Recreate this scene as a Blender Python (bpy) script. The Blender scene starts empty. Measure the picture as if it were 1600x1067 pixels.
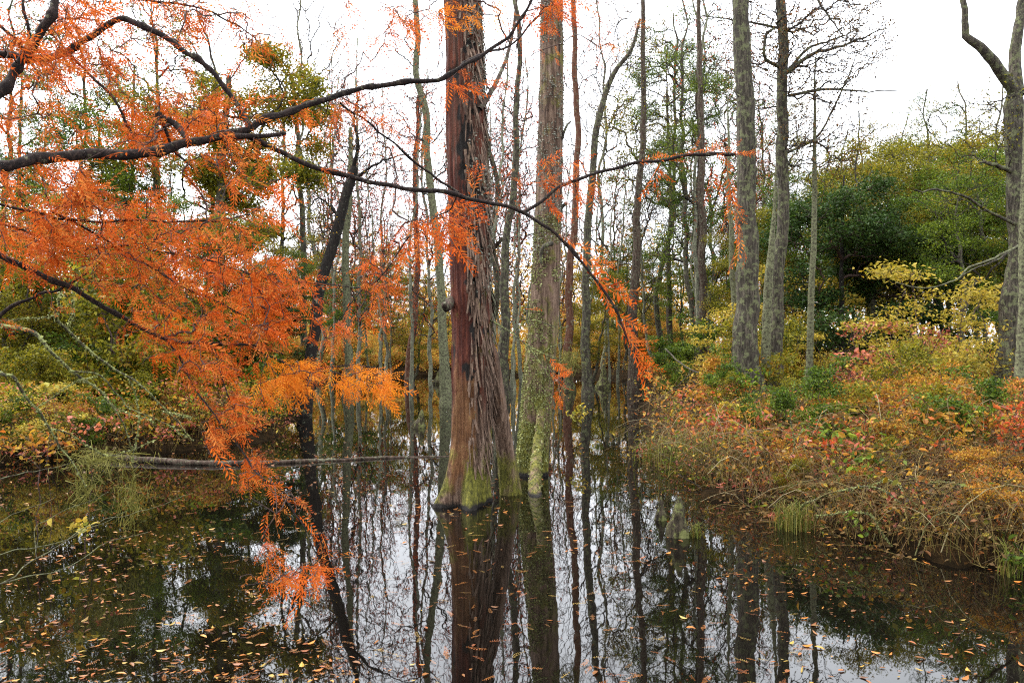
import bpy, math
import numpy as np
from mathutils import Vector

# ------------------------------------------------------------------ camera, sky, sun, exposure
S = bpy.context.scene
F, CAMH, HZ = 1200.0, 1.6, 540.0
cam = bpy.data.cameras.new('camera'); camo = bpy.data.objects.new('camera', cam)
S.collection.objects.link(camo); S.camera = camo
camo.location = (0, 0, CAMH); camo.rotation_euler = (math.radians(90), 0, 0)
cam.sensor_width = 36; cam.lens = 27; cam.shift_y = 6.5 / 1600
cam.clip_start = 0.05; cam.clip_end = 2000
SUN_EL, SUN_ROT = math.radians(58), math.radians(-60)
w = bpy.data.worlds.new('World'); S.world = w; w.use_nodes = True
nt = w.node_tree; bg = nt.nodes['Background']
sky = nt.nodes.new('ShaderNodeTexSky'); sky.sky_type = 'NISHITA'; sky.sun_disc = False
sky.sun_elevation = SUN_EL; sky.sun_rotation = SUN_ROT
sky.air_density = 1.0; sky.dust_density = 4.0; sky.ozone_density = 1.0
hs = nt.nodes.new('ShaderNodeHueSaturation'); hs.inputs['Saturation'].default_value = 0.14
# overcast: an even cloud veil over the sky with soft grey structure
tcw = nt.nodes.new('ShaderNodeTexCoord'); nz = nt.nodes.new('ShaderNodeTexNoise')
nz.inputs['Scale'].default_value = 3.0; nz.inputs['Detail'].default_value = 4
mr = nt.nodes.new('ShaderNodeMapRange'); mr.inputs['From Min'].default_value = .3; mr.inputs['From Max'].default_value = .7
mr.inputs['To Min'].default_value = .8; mr.inputs['To Max'].default_value = 1.15
veil = nt.nodes.new('ShaderNodeMix'); veil.data_type = 'RGBA'; veil.inputs[0].default_value = .6
veil.inputs[7].default_value = (10.5, 11.0, 11.8, 1)
mul = nt.nodes.new('ShaderNodeVectorMath'); mul.operation = 'MULTIPLY'
L = nt.links.new
L(tcw.outputs['Generated'], nz.inputs['Vector']); L(nz.outputs['Fac'], mr.inputs['Value'])
L(sky.outputs['Color'], hs.inputs['Color']); L(hs.outputs['Color'], veil.inputs[6])
L(veil.outputs[2], mul.inputs[0]); L(mr.outputs[0], mul.inputs[1]); L(mul.outputs[0], bg.inputs['Color'])
bg.inputs['Strength'].default_value = 0.12
sl = bpy.data.lights.new('sun', 'SUN'); so = bpy.data.objects.new('sun', sl); S.collection.objects.link(so)
sl.energy = 1.5; sl.angle = math.radians(12); sl.color = (1, .97, .92)
_d = Vector((math.sin(SUN_ROT) * math.cos(SUN_EL), math.cos(SUN_ROT) * math.cos(SUN_EL), math.sin(SUN_EL)))
so.rotation_euler = _d.to_track_quat('Z', 'Y').to_euler(); so.location = (0, 0, 30)
S.view_settings.view_transform = 'Standard'; S.view_settings.look = 'None'
S.view_settings.gamma = 1; S.view_settings.exposure = 1.72
S.render.engine = 'CYCLES'
S.cycles.max_bounces = 6; S.cycles.diffuse_bounces = 3; S.cycles.glossy_bounces = 3
S.cycles.transmission_bounces = 3; S.cycles.caustics_reflective = False; S.cycles.caustics_refractive = False
S.cycles.use_denoising = False; S.cycles.sample_clamp_indirect = 6
S.render.film_transparent = False; S.cycles.pixel_filter_type = 'BLACKMAN_HARRIS'; S.cycles.filter_width = 1.2

# ------------------------------------------------------------------ helpers
R0 = np.random.default_rng(7)
COL = S.collection
def W(px, py, d): return np.array([(px - 800) / F * d, d, CAMH - (py - HZ) / F * d])
def onwater(px, py): d = CAMH * F / (py - HZ); return np.array([(px - 800) / F * d, d, 0.0])
def nrm(v): return v / np.maximum(np.linalg.norm(v, axis=-1, keepdims=True), 1e-9)
_tab = np.random.default_rng(3).random((32, 32, 32))
def vnoise(p):
    p = np.asarray(p, float); i = np.floor(p).astype(int); f = p - i; f = f * f * (3 - 2 * f)
    out = 0
    for dx in (0, 1):
        for dy in (0, 1):
            for dz in (0, 1):
                wgt = (f[..., 0] if dx else 1 - f[..., 0]) * (f[..., 1] if dy else 1 - f[..., 1]) * (f[..., 2] if dz else 1 - f[..., 2])
                out = out + wgt * _tab[(i[..., 0] + dx) % 32, (i[..., 1] + dy) % 32, (i[..., 2] + dz) % 32]
    return out
def fbm(p, o=4):
    a, s, t = .5, 0, 0
    for k in range(o): s = s + a * vnoise(np.asarray(p) * 2 ** k + 7.3 * k); t += a; a *= .5
    return s / t
def sstep(a, b, x): t = np.clip((x - a) / (b - a), 0, 1); return t * t * (3 - 2 * t)

def mesh(name, V, Q, mat, parent=None, smooth=True, **attrs):
    V = np.asarray(V, np.float32); Q = np.asarray(Q, np.int32)
    m = bpy.data.meshes.new(name); m.vertices.add(len(V)); m.vertices.foreach_set('co', V.ravel())
    n = len(Q); m.loops.add(n * 4); m.loops.foreach_set('vertex_index', Q.ravel())
    m.polygons.add(n); m.polygons.foreach_set('loop_start', np.arange(0, n * 4, 4, dtype=np.int32))
    m.polygons.foreach_set('loop_total', np.full(n, 4, np.int32))
    if smooth: m.polygons.foreach_set('use_smooth', np.ones(n, bool))
    for k, a in attrs.items():
        at = m.attributes.new(k, 'FLOAT', 'POINT'); at.data.foreach_set('value', np.asarray(a, np.float32))
    m.update(calc_edges=True); m.materials.append(mat)
    o = bpy.data.objects.new(name, m); COL.objects.link(o)
    if parent is not None: o.parent = parent
    return o
def tag(o, label, cat, group=None):
    o['label'] = label; o['category'] = cat
    if group: o['group'] = group
    return o
def thing(name, label, cat, loc=(0, 0, 0), group=None):
    o = bpy.data.objects.new(name, None); COL.objects.link(o); o.location = tuple(float(v) for v in loc)
    return tag(o, label, cat, group)
def dup(root, loc, rz, sc, label, group=None, sz=None):
    r = root.copy(); COL.objects.link(r); r.location = tuple(float(v) for v in loc); r.rotation_euler = (0, 0, rz)
    r.scale = (sc, sc, sz or sc); r['label'] = label
    if group: r['group'] = group
    for ch in list(root.children):
        c = ch.copy(); COL.objects.link(c); c.parent = r
        for g in ch.children:
            q = g.copy(); COL.objects.link(q); q.parent = c
    return r

def cr(pts, n):
    """Catmull-Rom through pts, n samples."""
    P = np.asarray(pts, float); P = np.vstack([2 * P[0] - P[1], P, 2 * P[-1] - P[-2]])
    seg = len(P) - 3; t = np.linspace(0, seg - 1e-6, n); i = t.astype(int); f = (t - i)[:, None]
    a, b, c, d = P[i], P[i + 1], P[i + 2], P[i + 3]
    return .5 * (2 * b + (c - a) * f + (2 * a - 5 * b + 4 * c - d) * f ** 2 + (3 * b - a - 3 * c + d) * f ** 3)
def tube(P, r, k=8, cap=True):
    P = np.asarray(P, float); n = len(P); r = np.broadcast_to(np.asarray(r, float), (n,)).copy()
    T = nrm(np.gradient(P, axis=0)); ref = np.array([.21, .93, .3]) if abs(T[n // 2] @ np.array([.21, .93, .3])) < .85 else np.array([.9, .1, .4])
    U = nrm(np.cross(T, ref)); B = np.cross(T, U); a = np.linspace(0, 2 * np.pi, k, endpoint=False)
    if cap: P = np.vstack([P, P[-1] + T[-1] * r[-1] * .5]); r = np.append(r, 1e-4); U = np.vstack([U, U[-1]]); B = np.vstack([B, B[-1]]); n += 1
    V = (P[:, None] + r[:, None, None] * (np.cos(a)[None, :, None] * U[:, None] + np.sin(a)[None, :, None] * B[:, None])).reshape(-1, 3)
    i, j = np.meshgrid(np.arange(n - 1), np.arange(k), indexing='ij'); j2 = (j + 1) % k
    return V, np.stack([i * k + j, i * k + j2, (i + 1) * k + j2, (i + 1) * k + j], -1).reshape(-1, 4)
def join(parts):
    Vs, Qs, n = [], [], 0
    for V, Q in parts: Vs.append(V); Qs.append(Q + n); n += len(V)
    return np.vstack(Vs), np.vstack(Qs)

def grow(seedP, seedpar, A, bf=.35, up=.6, first=0):
    """Balanced minimum spanning tree: attractors A hung on a seed skeleton (Nx3 points, parent indices)."""
    P = [np.asarray(p, float) for p in seedP]; par = list(seedpar); pl = []
    for i, p in enumerate(P): pl.append(0 if par[i] < 0 else pl[par[i]] + np.linalg.norm(p - P[par[i]]))
    A = np.asarray(A, float); best = np.full(len(A), 1e9); bi = np.zeros(len(A), int); alive = np.ones(len(A), bool)
    def upd(k):
        d = A - P[k]; L_ = np.sqrt((d ** 2).sum(1)); c = L_ + bf * pl[k] + up * np.maximum(0, -d[:, 2])
        m = c < best; best[m] = c[m]; bi[m] = k
    for k in range(first, len(P)): upd(k)
    for _ in range(len(A)):
        i = int(np.argmin(np.where(alive, best, 1e9))); alive[i] = False
        b = int(bi[i]); P.append(A[i]); par.append(b); pl.append(pl[b] + np.linalg.norm(A[i] - P[b])); upd(len(P) - 1)
    return np.array(P), np.array(par)
def radii(par, ns, rtip, e=2.3, rmax=None):
    cnt = np.zeros(len(par)); ch = np.bincount(par[par >= 0], minlength=len(par)); cnt[ch == 0] = 1
    for i in range(len(par) - 1, -1, -1):
        if par[i] >= 0: cnt[par[i]] += cnt[i]
    r = rtip * np.maximum(cnt, 1) ** (1 / e)
    return r if rmax is None else np.minimum(r, rmax)
def refine(P, par, r, ns, wob, rng, sag=0.0, times=1):
    for _ in range(times):
        idx = np.arange(ns, len(P)) if _ == 0 else np.arange(ns, len(P))
        a = P[par[idx]]; b = P[idx]; ln = np.linalg.norm(b - a, axis=1, keepdims=True)
        m = (a + b) / 2 + rng.normal(0, wob, (len(idx), 3)) * ln; m[:, 2] += sag * ln[:, 0]
        new = len(P) + np.arange(len(idx)); P = np.vstack([P, m]); par = np.append(par, par[idx]); par[idx] = new; r = np.append(r, r[idx])
        wob *= .7; sag *= .4
    return P, par, r
def skel(P, par, r, ns, k=4):
    """Edges from node ns on as k-sided prisms that share a ring along each main line."""
    n = len(P); ok = par >= 0; D = np.zeros_like(P); D[ok] = nrm(P[ok] - P[par[ok]])
    if (~ok).any(): D[~ok] = (0, 0, 1)
    order = np.argsort(r[ns:], kind='stable') + ns; main = np.full(n, -1); main[par[order]] = order
    hm = main >= 0; Dm = D.copy(); Dm[hm] = nrm(D[hm] + D[main[hm]])
    ref = np.array([.37, .86, .35])
    a = np.linspace(0, 2 * np.pi, k, endpoint=False)
    def ring(C, T, rr):
        U = nrm(np.cross(T, ref)); B = np.cross(T, U)
        return C[:, None] + rr[:, None, None] * (np.cos(a)[None, :, None] * U[:, None] + np.sin(a)[None, :, None] * B[:, None])
    E = np.arange(ns, n); p = par[E]; m = len(E)
    endr = ring(P[E], Dm[E], r[E]); cont = (main[p] == E)
    T0 = np.where(cont[:, None], Dm[p], D[E]); r0 = np.where(cont & (p >= ns), r[p], r[E] * 1.1)
    st = ring(P[p], T0, r0)
    V = np.concatenate([st, endr], 1).reshape(-1, 3)
    o = (np.arange(m) * 2 * k)[:, None]; j = np.arange(k)[None]; j2 = (j + 1) % k
    return V, np.stack([o + j, o + j2, o + k + j2, o + k + j], -1).reshape(-1, 4)

def leaf2(C, a, b, nn, s, asp, fold=.15, curl=.1):
    """pointed oval leaf folded along its midrib, two quads"""
    s = np.asarray(s).reshape(-1, 1); w = s * np.asarray(asp).reshape(-1, 1) * .5; f = nn * w * fold * 2
    base = C - a * s * .5; tip = C + a * s * .5 - nn * s * curl; l1 = C - a * s * .22 + b * w + f; l2 = C + a * s * .16 + b * w * .85 + f; r1 = C - a * s * .22 - b * w + f; r2 = C + a * s * .16 - b * w * .85 + f
    V = np.stack([base, l1, l2, tip, base, tip, r2, r1], 1).reshape(-1, 3); return V, np.arange(len(V)).reshape(-1, 4)
def leaves_big(C, size, rng, aspect=.5, flat=0.0, jit=.35, fold=.2):
    n = len(C); a = rng.normal(size=(n, 3)); a[:, 2] *= (1 - flat * .8); a = nrm(a); nn = rng.normal(size=(n, 3)) * (1 - flat * .6); nn[:, 2] += flat * 1.5 + .2; b = nrm(np.cross(nn, a)); nn = np.cross(a, b)
    V, Q = leaf2(C, a, b, nn, size * (1 + rng.uniform(-jit, jit, n)), aspect * rng.uniform(.8, 1.2, n), fold, rng.uniform(0, .25)); return V, Q, np.repeat(rng.random(n), 8)
def leaves(C, size, rng, aspect=.5, flat=0.0, jit=.3, fold=.25):
    """Rhombic leaves with a slight fold; returns V, Q, rnd."""
    n = len(C); a = rng.normal(size=(n, 3)); a[:, 2] *= (1 - flat * .8); a = nrm(a)
    nn = rng.normal(size=(n, 3)) * (1 - flat * .75); nn[:, 2] += flat * 1.5 + .2; b = nrm(np.cross(nn, a)); nn = np.cross(a, b)
    s = (size * (1 + rng.uniform(-jit, jit, n)))[:, None]
    m = C + a * s * .08; V = np.stack([C - a * s * .5, m + b * s * aspect * .5 + nn * s * fold * .3, C + a * s * .5 - nn * s * .1, m - b * s * aspect * .5 + nn * s * fold * .3], 1).reshape(-1, 3)
    return V, np.arange(n * 4).reshape(-1, 4), np.repeat(rng.random(n), 4)

# frond template of bald cypress: two ranks of flat needles on a thin midrib
def frond_template(nn=9, nl=.20, nw=.050):
    V, Q = [], []
    s = np.linspace(.07, .97, nn)
    for side in (-1, 1):
        for q, t in enumerate(s):
            t = t + (0.5 * side / nn * .5); l = nl * (.35 + .65 * math.sin(math.pi * min(1, .18 + .80 * t))) ; ang = math.radians(58)
            dx, dy = math.cos(ang) * l, math.sin(ang) * l * side
            b = len(V); V += [(t - nw / 2, 0, 0), (t + dx * .5 - nw * .55, dy * .5, .01), (t + dx, dy, -.015), (t + dx * .5 + nw * .55, dy * .5, .01)]
            Q.append((b, b + 1, b + 2, b + 3))
    b = len(V); V += [(0, -.009, 0), (1.03, -.004, 0), (1.03, .004, 0), (0, .009, 0)]; Q.append((b, b + 1, b + 2, b + 3))
    V = np.array(V); V[:, 2] -= .22 * V[:, 0] ** 2
    return V, np.array(Q)
FV, FQ = frond_template()
FVS, FQS = frond_template(8, .2, .05)
def fronds(C, D, Ln, rng, tmpl=None, nrmv=None):
    tv, tq = tmpl or (FV, FQ); n = len(C); X = nrm(D); nn = rng.normal(size=(n, 3)) if nrmv is None else nrmv
    Y = nrm(np.cross(nn, X)); Z = np.cross(X, Y); Ln = np.broadcast_to(Ln, (n,))
    bend = rng.uniform(.0, 2.6, n); sb = rng.normal(0, .28, n)
    t = np.repeat(tv[None], n, 0); t[:, :, 2] *= bend[:, None]
    g = t[:, :-4].reshape(n, -1, 4, 3); lose = (rng.random(g.shape[:2]) < rng.uniform(0, .35, n)[:, None])[:, :, None, None]; g = np.where(lose, g[:, :, :1], g[:, :, :1] + (g - g[:, :, :1]) * rng.uniform(.7, 1.2, g.shape[:2])[:, :, None, None])
    t = np.concatenate([g.reshape(n, -1, 3), t[:, -4:]], 1); t[:, :, 1] += sb[:, None] * t[:, :, 0] ** 2
    V = C[:, None] + Ln[:, None, None] * (t[:, :, 0:1] * X[:, None] + t[:, :, 1:2] * Y[:, None] + t[:, :, 2:3] * Z[:, None])
    Q = tq[None] + (np.arange(n) * len(tv))[:, None, None]
    rn = np.clip(rng.random(n)[:, None] * .8 + rng.random((n, len(tv) // 4)).repeat(4, 1) * .2, 0, 1)
    return V.reshape(-1, 3), Q.reshape(-1, 4), rn.ravel()

# ------------------------------------------------------------------ materials
def newmat(name):
    m = bpy.data.materials.new(name); m.use_nodes = True; return m, m.node_tree, m.node_tree.nodes['Principled BSDF']
def ramp(nt, cols, inter='LINEAR'):
    r = nt.nodes.new('ShaderNodeValToRGB'); e = r.color_ramp.elements; r.color_ramp.interpolation = inter
    n = len(cols)
    for i, c in enumerate(cols):
        if i < 2: x = e[i]; x.position = i / max(n - 1, 1)
        else: x = e.new(i / (n - 1))
        x.color = (*c, 1)
    for i, x in enumerate(e): pass
    es = sorted([(i / max(n - 1, 1), c) for i, c in enumerate(cols)])
    for x, (p, c) in zip(e, es): x.position = p; x.color = (*c, 1)
    return r
def leafmat(name, cols, trans=.35, rough=.6, spec=.22):
    m, nt, b = newmat(name); at = nt.nodes.new('ShaderNodeAttribute'); at.attribute_name = 'rnd'
    r = ramp(nt, cols); nt.links.new(at.outputs['Fac'], r.inputs[0]); nt.links.new(r.outputs[0], b.inputs['Base Color'])
    b.inputs['Roughness'].default_value = rough; b.inputs['Specular IOR Level'].default_value = spec
    t = nt.nodes.new('ShaderNodeBsdfTranslucent'); nt.links.new(r.outputs[0], t.inputs['Color'])
    mx = nt.nodes.new('ShaderNodeMixShader'); mx.inputs[0].default_value = trans
    nt.links.new(b.outputs[0], mx.inputs[1]); nt.links.new(t.outputs[0], mx.inputs[2])
    nt.links.new(mx.outputs[0], nt.nodes['Material Output'].inputs['Surface']); return m
def barkmat(name, cols, sc=14, stretch=.14, lich=(.25, .27, .18), amt=.4, lsc=7, bump=.6, rough=.9):
    m, nt, b = newmat(name); L = nt.links.new; tc = nt.nodes.new('ShaderNodeTexCoord'); mp = nt.nodes.new('ShaderNodeMapping')
    mp.inputs['Scale'].default_value = (sc, sc, sc * stretch); n1 = nt.nodes.new('ShaderNodeTexNoise'); n1.inputs['Scale'].default_value = 1.6
    n1.inputs['Detail'].default_value = 6; n1.inputs['Roughness'].default_value = .7; n1.inputs['Distortion'].default_value = .6
    L(tc.outputs['Object'], mp.inputs[0]); L(mp.outputs[0], n1.inputs['Vector'])
    st = nt.nodes.new('ShaderNodeMapRange'); st.inputs['From Min'].default_value = .3; st.inputs['From Max'].default_value = .7
    L(n1.outputs['Fac'], st.inputs['Value']); r = ramp(nt, cols); L(st.outputs[0], r.inputs[0])
    n2 = nt.nodes.new('ShaderNodeTexNoise'); n2.inputs['Scale'].default_value = lsc; n2.inputs['Detail'].default_value = 8; n2.inputs['Roughness'].default_value = .75
    L(tc.outputs['Object'], n2.inputs['Vector']); t = nt.nodes.new('ShaderNodeMapRange')
    t.inputs['From Min'].default_value = .62 - amt * .3; t.inputs['From Max'].default_value = .68 - amt * .3
    L(n2.outputs['Fac'], t.inputs['Value']); mx = nt.nodes.new('ShaderNodeMix'); mx.data_type = 'RGBA'
    L(t.outputs[0], mx.inputs[0]); L(r.outputs[0], mx.inputs[6]); mx.inputs[7].default_value = (*lich, 1)
    L(mx.outputs[2], b.inputs['Base Color']); b.inputs['Roughness'].default_value = rough; b.inputs['Specular IOR Level'].default_value = .25
    ad = nt.nodes.new('ShaderNodeMath'); ad.operation = 'MULTIPLY_ADD'; ad.inputs[1].default_value = .5
    L(n2.outputs['Fac'], ad.inputs[0]); L(n1.outputs['Fac'], ad.inputs[2])
    bp = nt.nodes.new('ShaderNodeBump'); bp.inputs['Strength'].default_value = bump; bp.inputs['Distance'].default_value = .03
    L(ad.outputs[0], bp.inputs['Height']); L(bp.outputs[0], b.inputs['Normal']); return m

ORANGE = [(.07, .018, .006), (.34, .045, .008), (.60, .10, .010), (.68, .145, .012), (.44, .06, .008), (.78, .26, .05), (.14, .03, .008), (.66, .11, .012), (.70, .17, .03), (.32, .17, .025)]
M = dict(
    orange=leafmat('orange_needles', ORANGE, .4, .75, .12),
    gold=leafmat('golden_orange_needles', [(.40, .09, .01), (.70, .19, .015), (.78, .28, .02), (.62, .14, .012), (.74, .24, .02)], .42, .75, .12),
    farorange=leafmat('rust_foliage', [(.20, .03, .01), (.50, .08, .02), (.36, .06, .02), (.60, .14, .03), (.12, .03, .01)], .4, .7, .15),
    green=leafmat('green_leaves', [(.008, .018, .004), (.055, .10, .008), (.13, .19, .012), (.022, .045, .006), (.21, .26, .015), (.07, .12, .008)], .35),
    dark=leafmat('dark_evergreen_leaves', [(.006, .015, .004), (.02, .045, .008), (.05, .095, .015), (.012, .03, .006), (.09, .14, .02)], .25),
    olive=leafmat('olive_leaves', [(.02, .025, .004), (.15, .15, .010), (.30, .25, .015), (.05, .07, .006), (.36, .19, .012), (.11, .13, .008)], .4),
    yellow=leafmat('yellow_leaves', [(.07, .07, .01), (.46, .33, .03), (.24, .22, .02), (.56, .42, .07), (.40, .25, .02), (.16, .17, .02), (.48, .43, .11)], .42),
    amber=leafmat('amber_leaves', [(.05, .025, .006), (.46, .19, .02), (.22, .085, .012), (.56, .33, .03), (.12, .08, .015), (.40, .11, .015)], .4),
    red=leafmat('red_leaves', [(.14, .03, .015), (.50, .13, .07), (.60, .24, .17), (.30, .05, .03), (.52, .16, .06), (.22, .10, .03)], .4),
    brown=leafmat('brown_dry_leaves', [(.015, .008, .003), (.10, .05, .015), (.24, .14, .04), (.05, .03, .01), (.26, .09, .018), (.03, .02, .008)], .3),
    mix=leafmat('mixed_autumn_leaves', [(.06, .09, .012), (.30, .20, .02), (.14, .055, .012), (.56, .28, .025), (.42, .08, .03), (.12, .16, .02), (.10, .045, .012), (.62, .46, .06), (.30, .07, .02)], .38),
    thicket=leafmat('rusty_stems', [(.010, .006, .003), (.04, .02, .008), (.17, .10, .028), (.02, .012, .005), (.28, .20, .06), (.08, .07, .015), (.12, .035, .01)], .15),
    farbark=barkmat('pale_grey_green_bark', [(.04, .036, .025), (.13, .122, .085), (.24, .225, .16)], 14, .2, (.20, .21, .13), .45, 9, .5),
    farmix=leafmat('distant_autumn_leaves', [(.20, .20, .03), (.46, .30, .04), (.50, .20, .04), (.60, .36, .05), (.28, .26, .05), (.56, .16, .04), (.62, .48, .08), (.24, .22, .04)], .5),
    straw=leafmat('straw_stems', [(.05, .03, .015), (.20, .14, .06), (.32, .26, .14), (.12, .13, .04), (.22, .08, .04)], .1),
    floater=leafmat('floating_leaf', [(.05, .018, .006), (.26, .07, .012), (.36, .13, .02), (.12, .05, .015), (.38, .26, .05), (.50, .15, .015), (.08, .03, .01), (.26, .10, .02)], .1, .5, .3),
    litter=leafmat('leaf_litter', [(.08, .04, .015), (.14, .07, .025), (.20, .09, .03), (.10, .06, .025), (.24, .13, .04)], .1),
    lichen=leafmat('lichen_flakes', [(.13, .15, .03), (.28, .29, .09), (.09, .10, .03), (.36, .37, .17), (.20, .21, .06)], .1, .9),
    greylichen=leafmat('grey_lichen_flakes', [(.22, .22, .17), (.34, .34, .27), (.16, .16, .12), (.40, .41, .33)], .1, .9),
    ygmoss=leafmat('yellow_green_moss', [(.07, .075, .015), (.22, .20, .04), (.05, .05, .012), (.34, .30, .09)], .3, .9),
    grass=leafmat('grass_blades', [(.06, .08, .01), (.15, .17, .02), (.22, .18, .04), (.05, .07, .01), (.20, .12, .03)], .35),
    greybark=barkmat('grey_bark', [(.006, .005, .003), (.042, .034, .024), (.14, .118, .085)], 20, .13, (.12, .125, .06), .36, 9, .9),
    palebark=barkmat('pale_lichen_bark', [(.012, .010, .006), (.065, .058, .035), (.14, .13, .085)], 18, .35, (.15, .155, .08), .5, 22),
    darkbark=barkmat('dark_wet_bark', [(.004, .003, .002), (.012, .009, .007), (.035, .026, .02)], 18, .2, (.16, .17, .11), .12),
    brownbark=barkmat('brown_bark', [(.007, .005, .003), (.045, .027, .018), (.12, .085, .062)], 16, .12, (.12, .12, .075), .3, 16),
    redbark=barkmat('rust_bark', [(.02, .008, .005), (.10, .040, .022), (.19, .10, .065)], 16, .12, (.16, .14, .09), .25),
    limb=barkmat('limb_bark', [(.005, .003, .003), (.018, .011, .009), (.075, .045, .034)], 40, .6, (.13, .12, .07), .16, 34, .8),
    twig=barkmat('twig_bark', [(.025, .015, .012), (.06, .035, .028), (.10, .06, .05)], 40, 1, (.16, .15, .10), .1, 30, .2),
    fartwig=barkmat('grey_twig_bark', [(.012, .009, .007), (.030, .023, .018), (.06, .045, .035)], 10, 1, (.09, .09, .06), .2, 8, .1),
    mossy=barkmat('mossy_branch_bark', [(.015, .012, .008), (.05, .045, .025), (.10, .09, .05)], 30, .6, (.24, .26, .09), .42, 22, .6),
    knee=barkmat('mossy_knee_bark', [(.008, .006, .004), (.04, .03, .018), (.10, .085, .045)], 18, .3, (.13, .135, .045), .42, 9, .7),
)
def trunkmat(name):
    m, nt, b = newmat(name); L = nt.links.new; N = nt.nodes.new; tc = N('ShaderNodeTexCoord')
    def noise(scale, vec=(1, 1, 1), det=8, ro=.7, dist=0.):
        mp = N('ShaderNodeMapping'); mp.inputs['Scale'].default_value = vec; n = N('ShaderNodeTexNoise')
        n.inputs['Scale'].default_value = scale; n.inputs['Detail'].default_value = det; n.inputs['Roughness'].default_value = ro; n.inputs['Distortion'].default_value = dist
        L(tc.outputs['Object'], mp.inputs[0]); L(mp.outputs[0], n.inputs['Vector']); return n.outputs['Fac']
    def rng_(v, a, b_):
        t = N('ShaderNodeMapRange'); t.inputs['From Min'].default_value = a; t.inputs['From Max'].default_value = b_; L(v, t.inputs['Value']); return t.outputs[0]
    def attr(n): a = N('ShaderNodeAttribute'); a.attribute_name = n; return a.outputs['Fac']
    def mix(f, a, c):
        x = N('ShaderNodeMix'); x.data_type = 'RGBA'; L(f, x.inputs[0]); L(a, x.inputs[6])
        if isinstance(c, tuple): x.inputs[7].default_value = (*c, 1)
        else: L(c, x.inputs[7])
        return x.outputs[2]
    def madd(a, k, c): x = N('ShaderNodeMath'); x.operation = 'MULTIPLY_ADD'; L(a, x.inputs[0]); x.inputs[1].default_value = k; L(c, x.inputs[2]); return x.outputs[0]
    zv = N('ShaderNodeValue'); zv.outputs[0].default_value = 0.; zero = zv.outputs[0]
    strip = noise(26, (1, 1, .10), 8, .7, .4); fine = noise(60, (1, 1, .35), 6, .7); blot = noise(6, (1, 1, .6), 6, .65)
    r1 = ramp(nt, [(.008, .005, .003), (.062, .034, .021), (.19, .122, .082), (.37, .29, .22)]); L(rng_(strip, .28, .74), r1.inputs[0])
    r2 = ramp(nt, [(.010, .003, .002), (.065, .014, .007), (.17, .048, .022)]); L(rng_(madd(strip, .75, madd(blot, .25, zero)), .33, .66), r2.inputs[0])
    r3 = ramp(nt, [(.03, .012, .005), (.13, .055, .02), (.26, .14, .06)]); L(rng_(madd(strip, .5, madd(blot, .5, zero)), .34, .66), r3.inputs[0])
    r4 = ramp(nt, [(.014, .013, .003), (.10, .095, .012), (.27, .24, .04)]); L(rng_(madd(strip, .45, madd(fine, .55, zero)), .36, .66), r4.inputs[0])
    def edge(a, n, k): # attribute mask with a ragged noise edge
        x = N('ShaderNodeMath'); x.operation = 'ADD'; L(attr(a), x.inputs[0]); y = N('ShaderNodeMath'); y.operation = 'MULTIPLY_ADD'; L(n, y.inputs[0]); y.inputs[1].default_value = k; y.inputs[2].default_value = -k / 2; L(y.outputs[0], x.inputs[1])
        return rng_(x.outputs[0], .30, .72)
    c = mix(edge('strip', strip, 2.0), r1.outputs[0], r2.outputs[0])
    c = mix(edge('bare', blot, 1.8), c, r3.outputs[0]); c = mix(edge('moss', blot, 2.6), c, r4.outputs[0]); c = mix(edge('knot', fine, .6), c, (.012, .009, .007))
    L(c, b.inputs['Base Color']); b.inputs['Roughness'].default_value = .85; b.inputs['Specular IOR Level'].default_value = .3
    h = madd(strip, 1.0, madd(fine, .5, blot)); bp = N('ShaderNodeBump'); bp.inputs['Strength'].default_value = .9; bp.inputs['Distance'].default_value = .03
    L(h, bp.inputs['Height']); L(bp.outputs[0], b.inputs['Normal']); return m
M['trunk'] = trunkmat('shaggy_cypress_bark')

def groundmat():
    m, nt, b = newmat('swamp_ground'); tc = nt.nodes.new('ShaderNodeTexCoord'); n = nt.nodes.new('ShaderNodeTexNoise')
    n.inputs['Scale'].default_value = 5; n.inputs['Detail'].default_value = 10; n.inputs['Roughness'].default_value = .75; nt.links.new(tc.outputs['Object'], n.inputs['Vector'])
    r = ramp(nt, [(.004, .003, .002), (.012, .008, .004), (.03, .018, .008), (.07, .035, .012)]); t = nt.nodes.new('ShaderNodeMapRange')
    t.inputs['From Min'].default_value = .3; t.inputs['From Max'].default_value = .72; nt.links.new(n.outputs['Fac'], t.inputs['Value']); nt.links.new(t.outputs[0], r.inputs[0])
    nt.links.new(r.outputs[0], b.inputs['Base Color']); b.inputs['Roughness'].default_value = .95; b.inputs['Specular IOR Level'].default_value = .02
    bp = nt.nodes.new('ShaderNodeBump'); bp.inputs['Distance'].default_value = .08; nt.links.new(n.outputs['Fac'], bp.inputs['Height']); nt.links.new(bp.outputs[0], b.inputs['Normal']); return m
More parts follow.
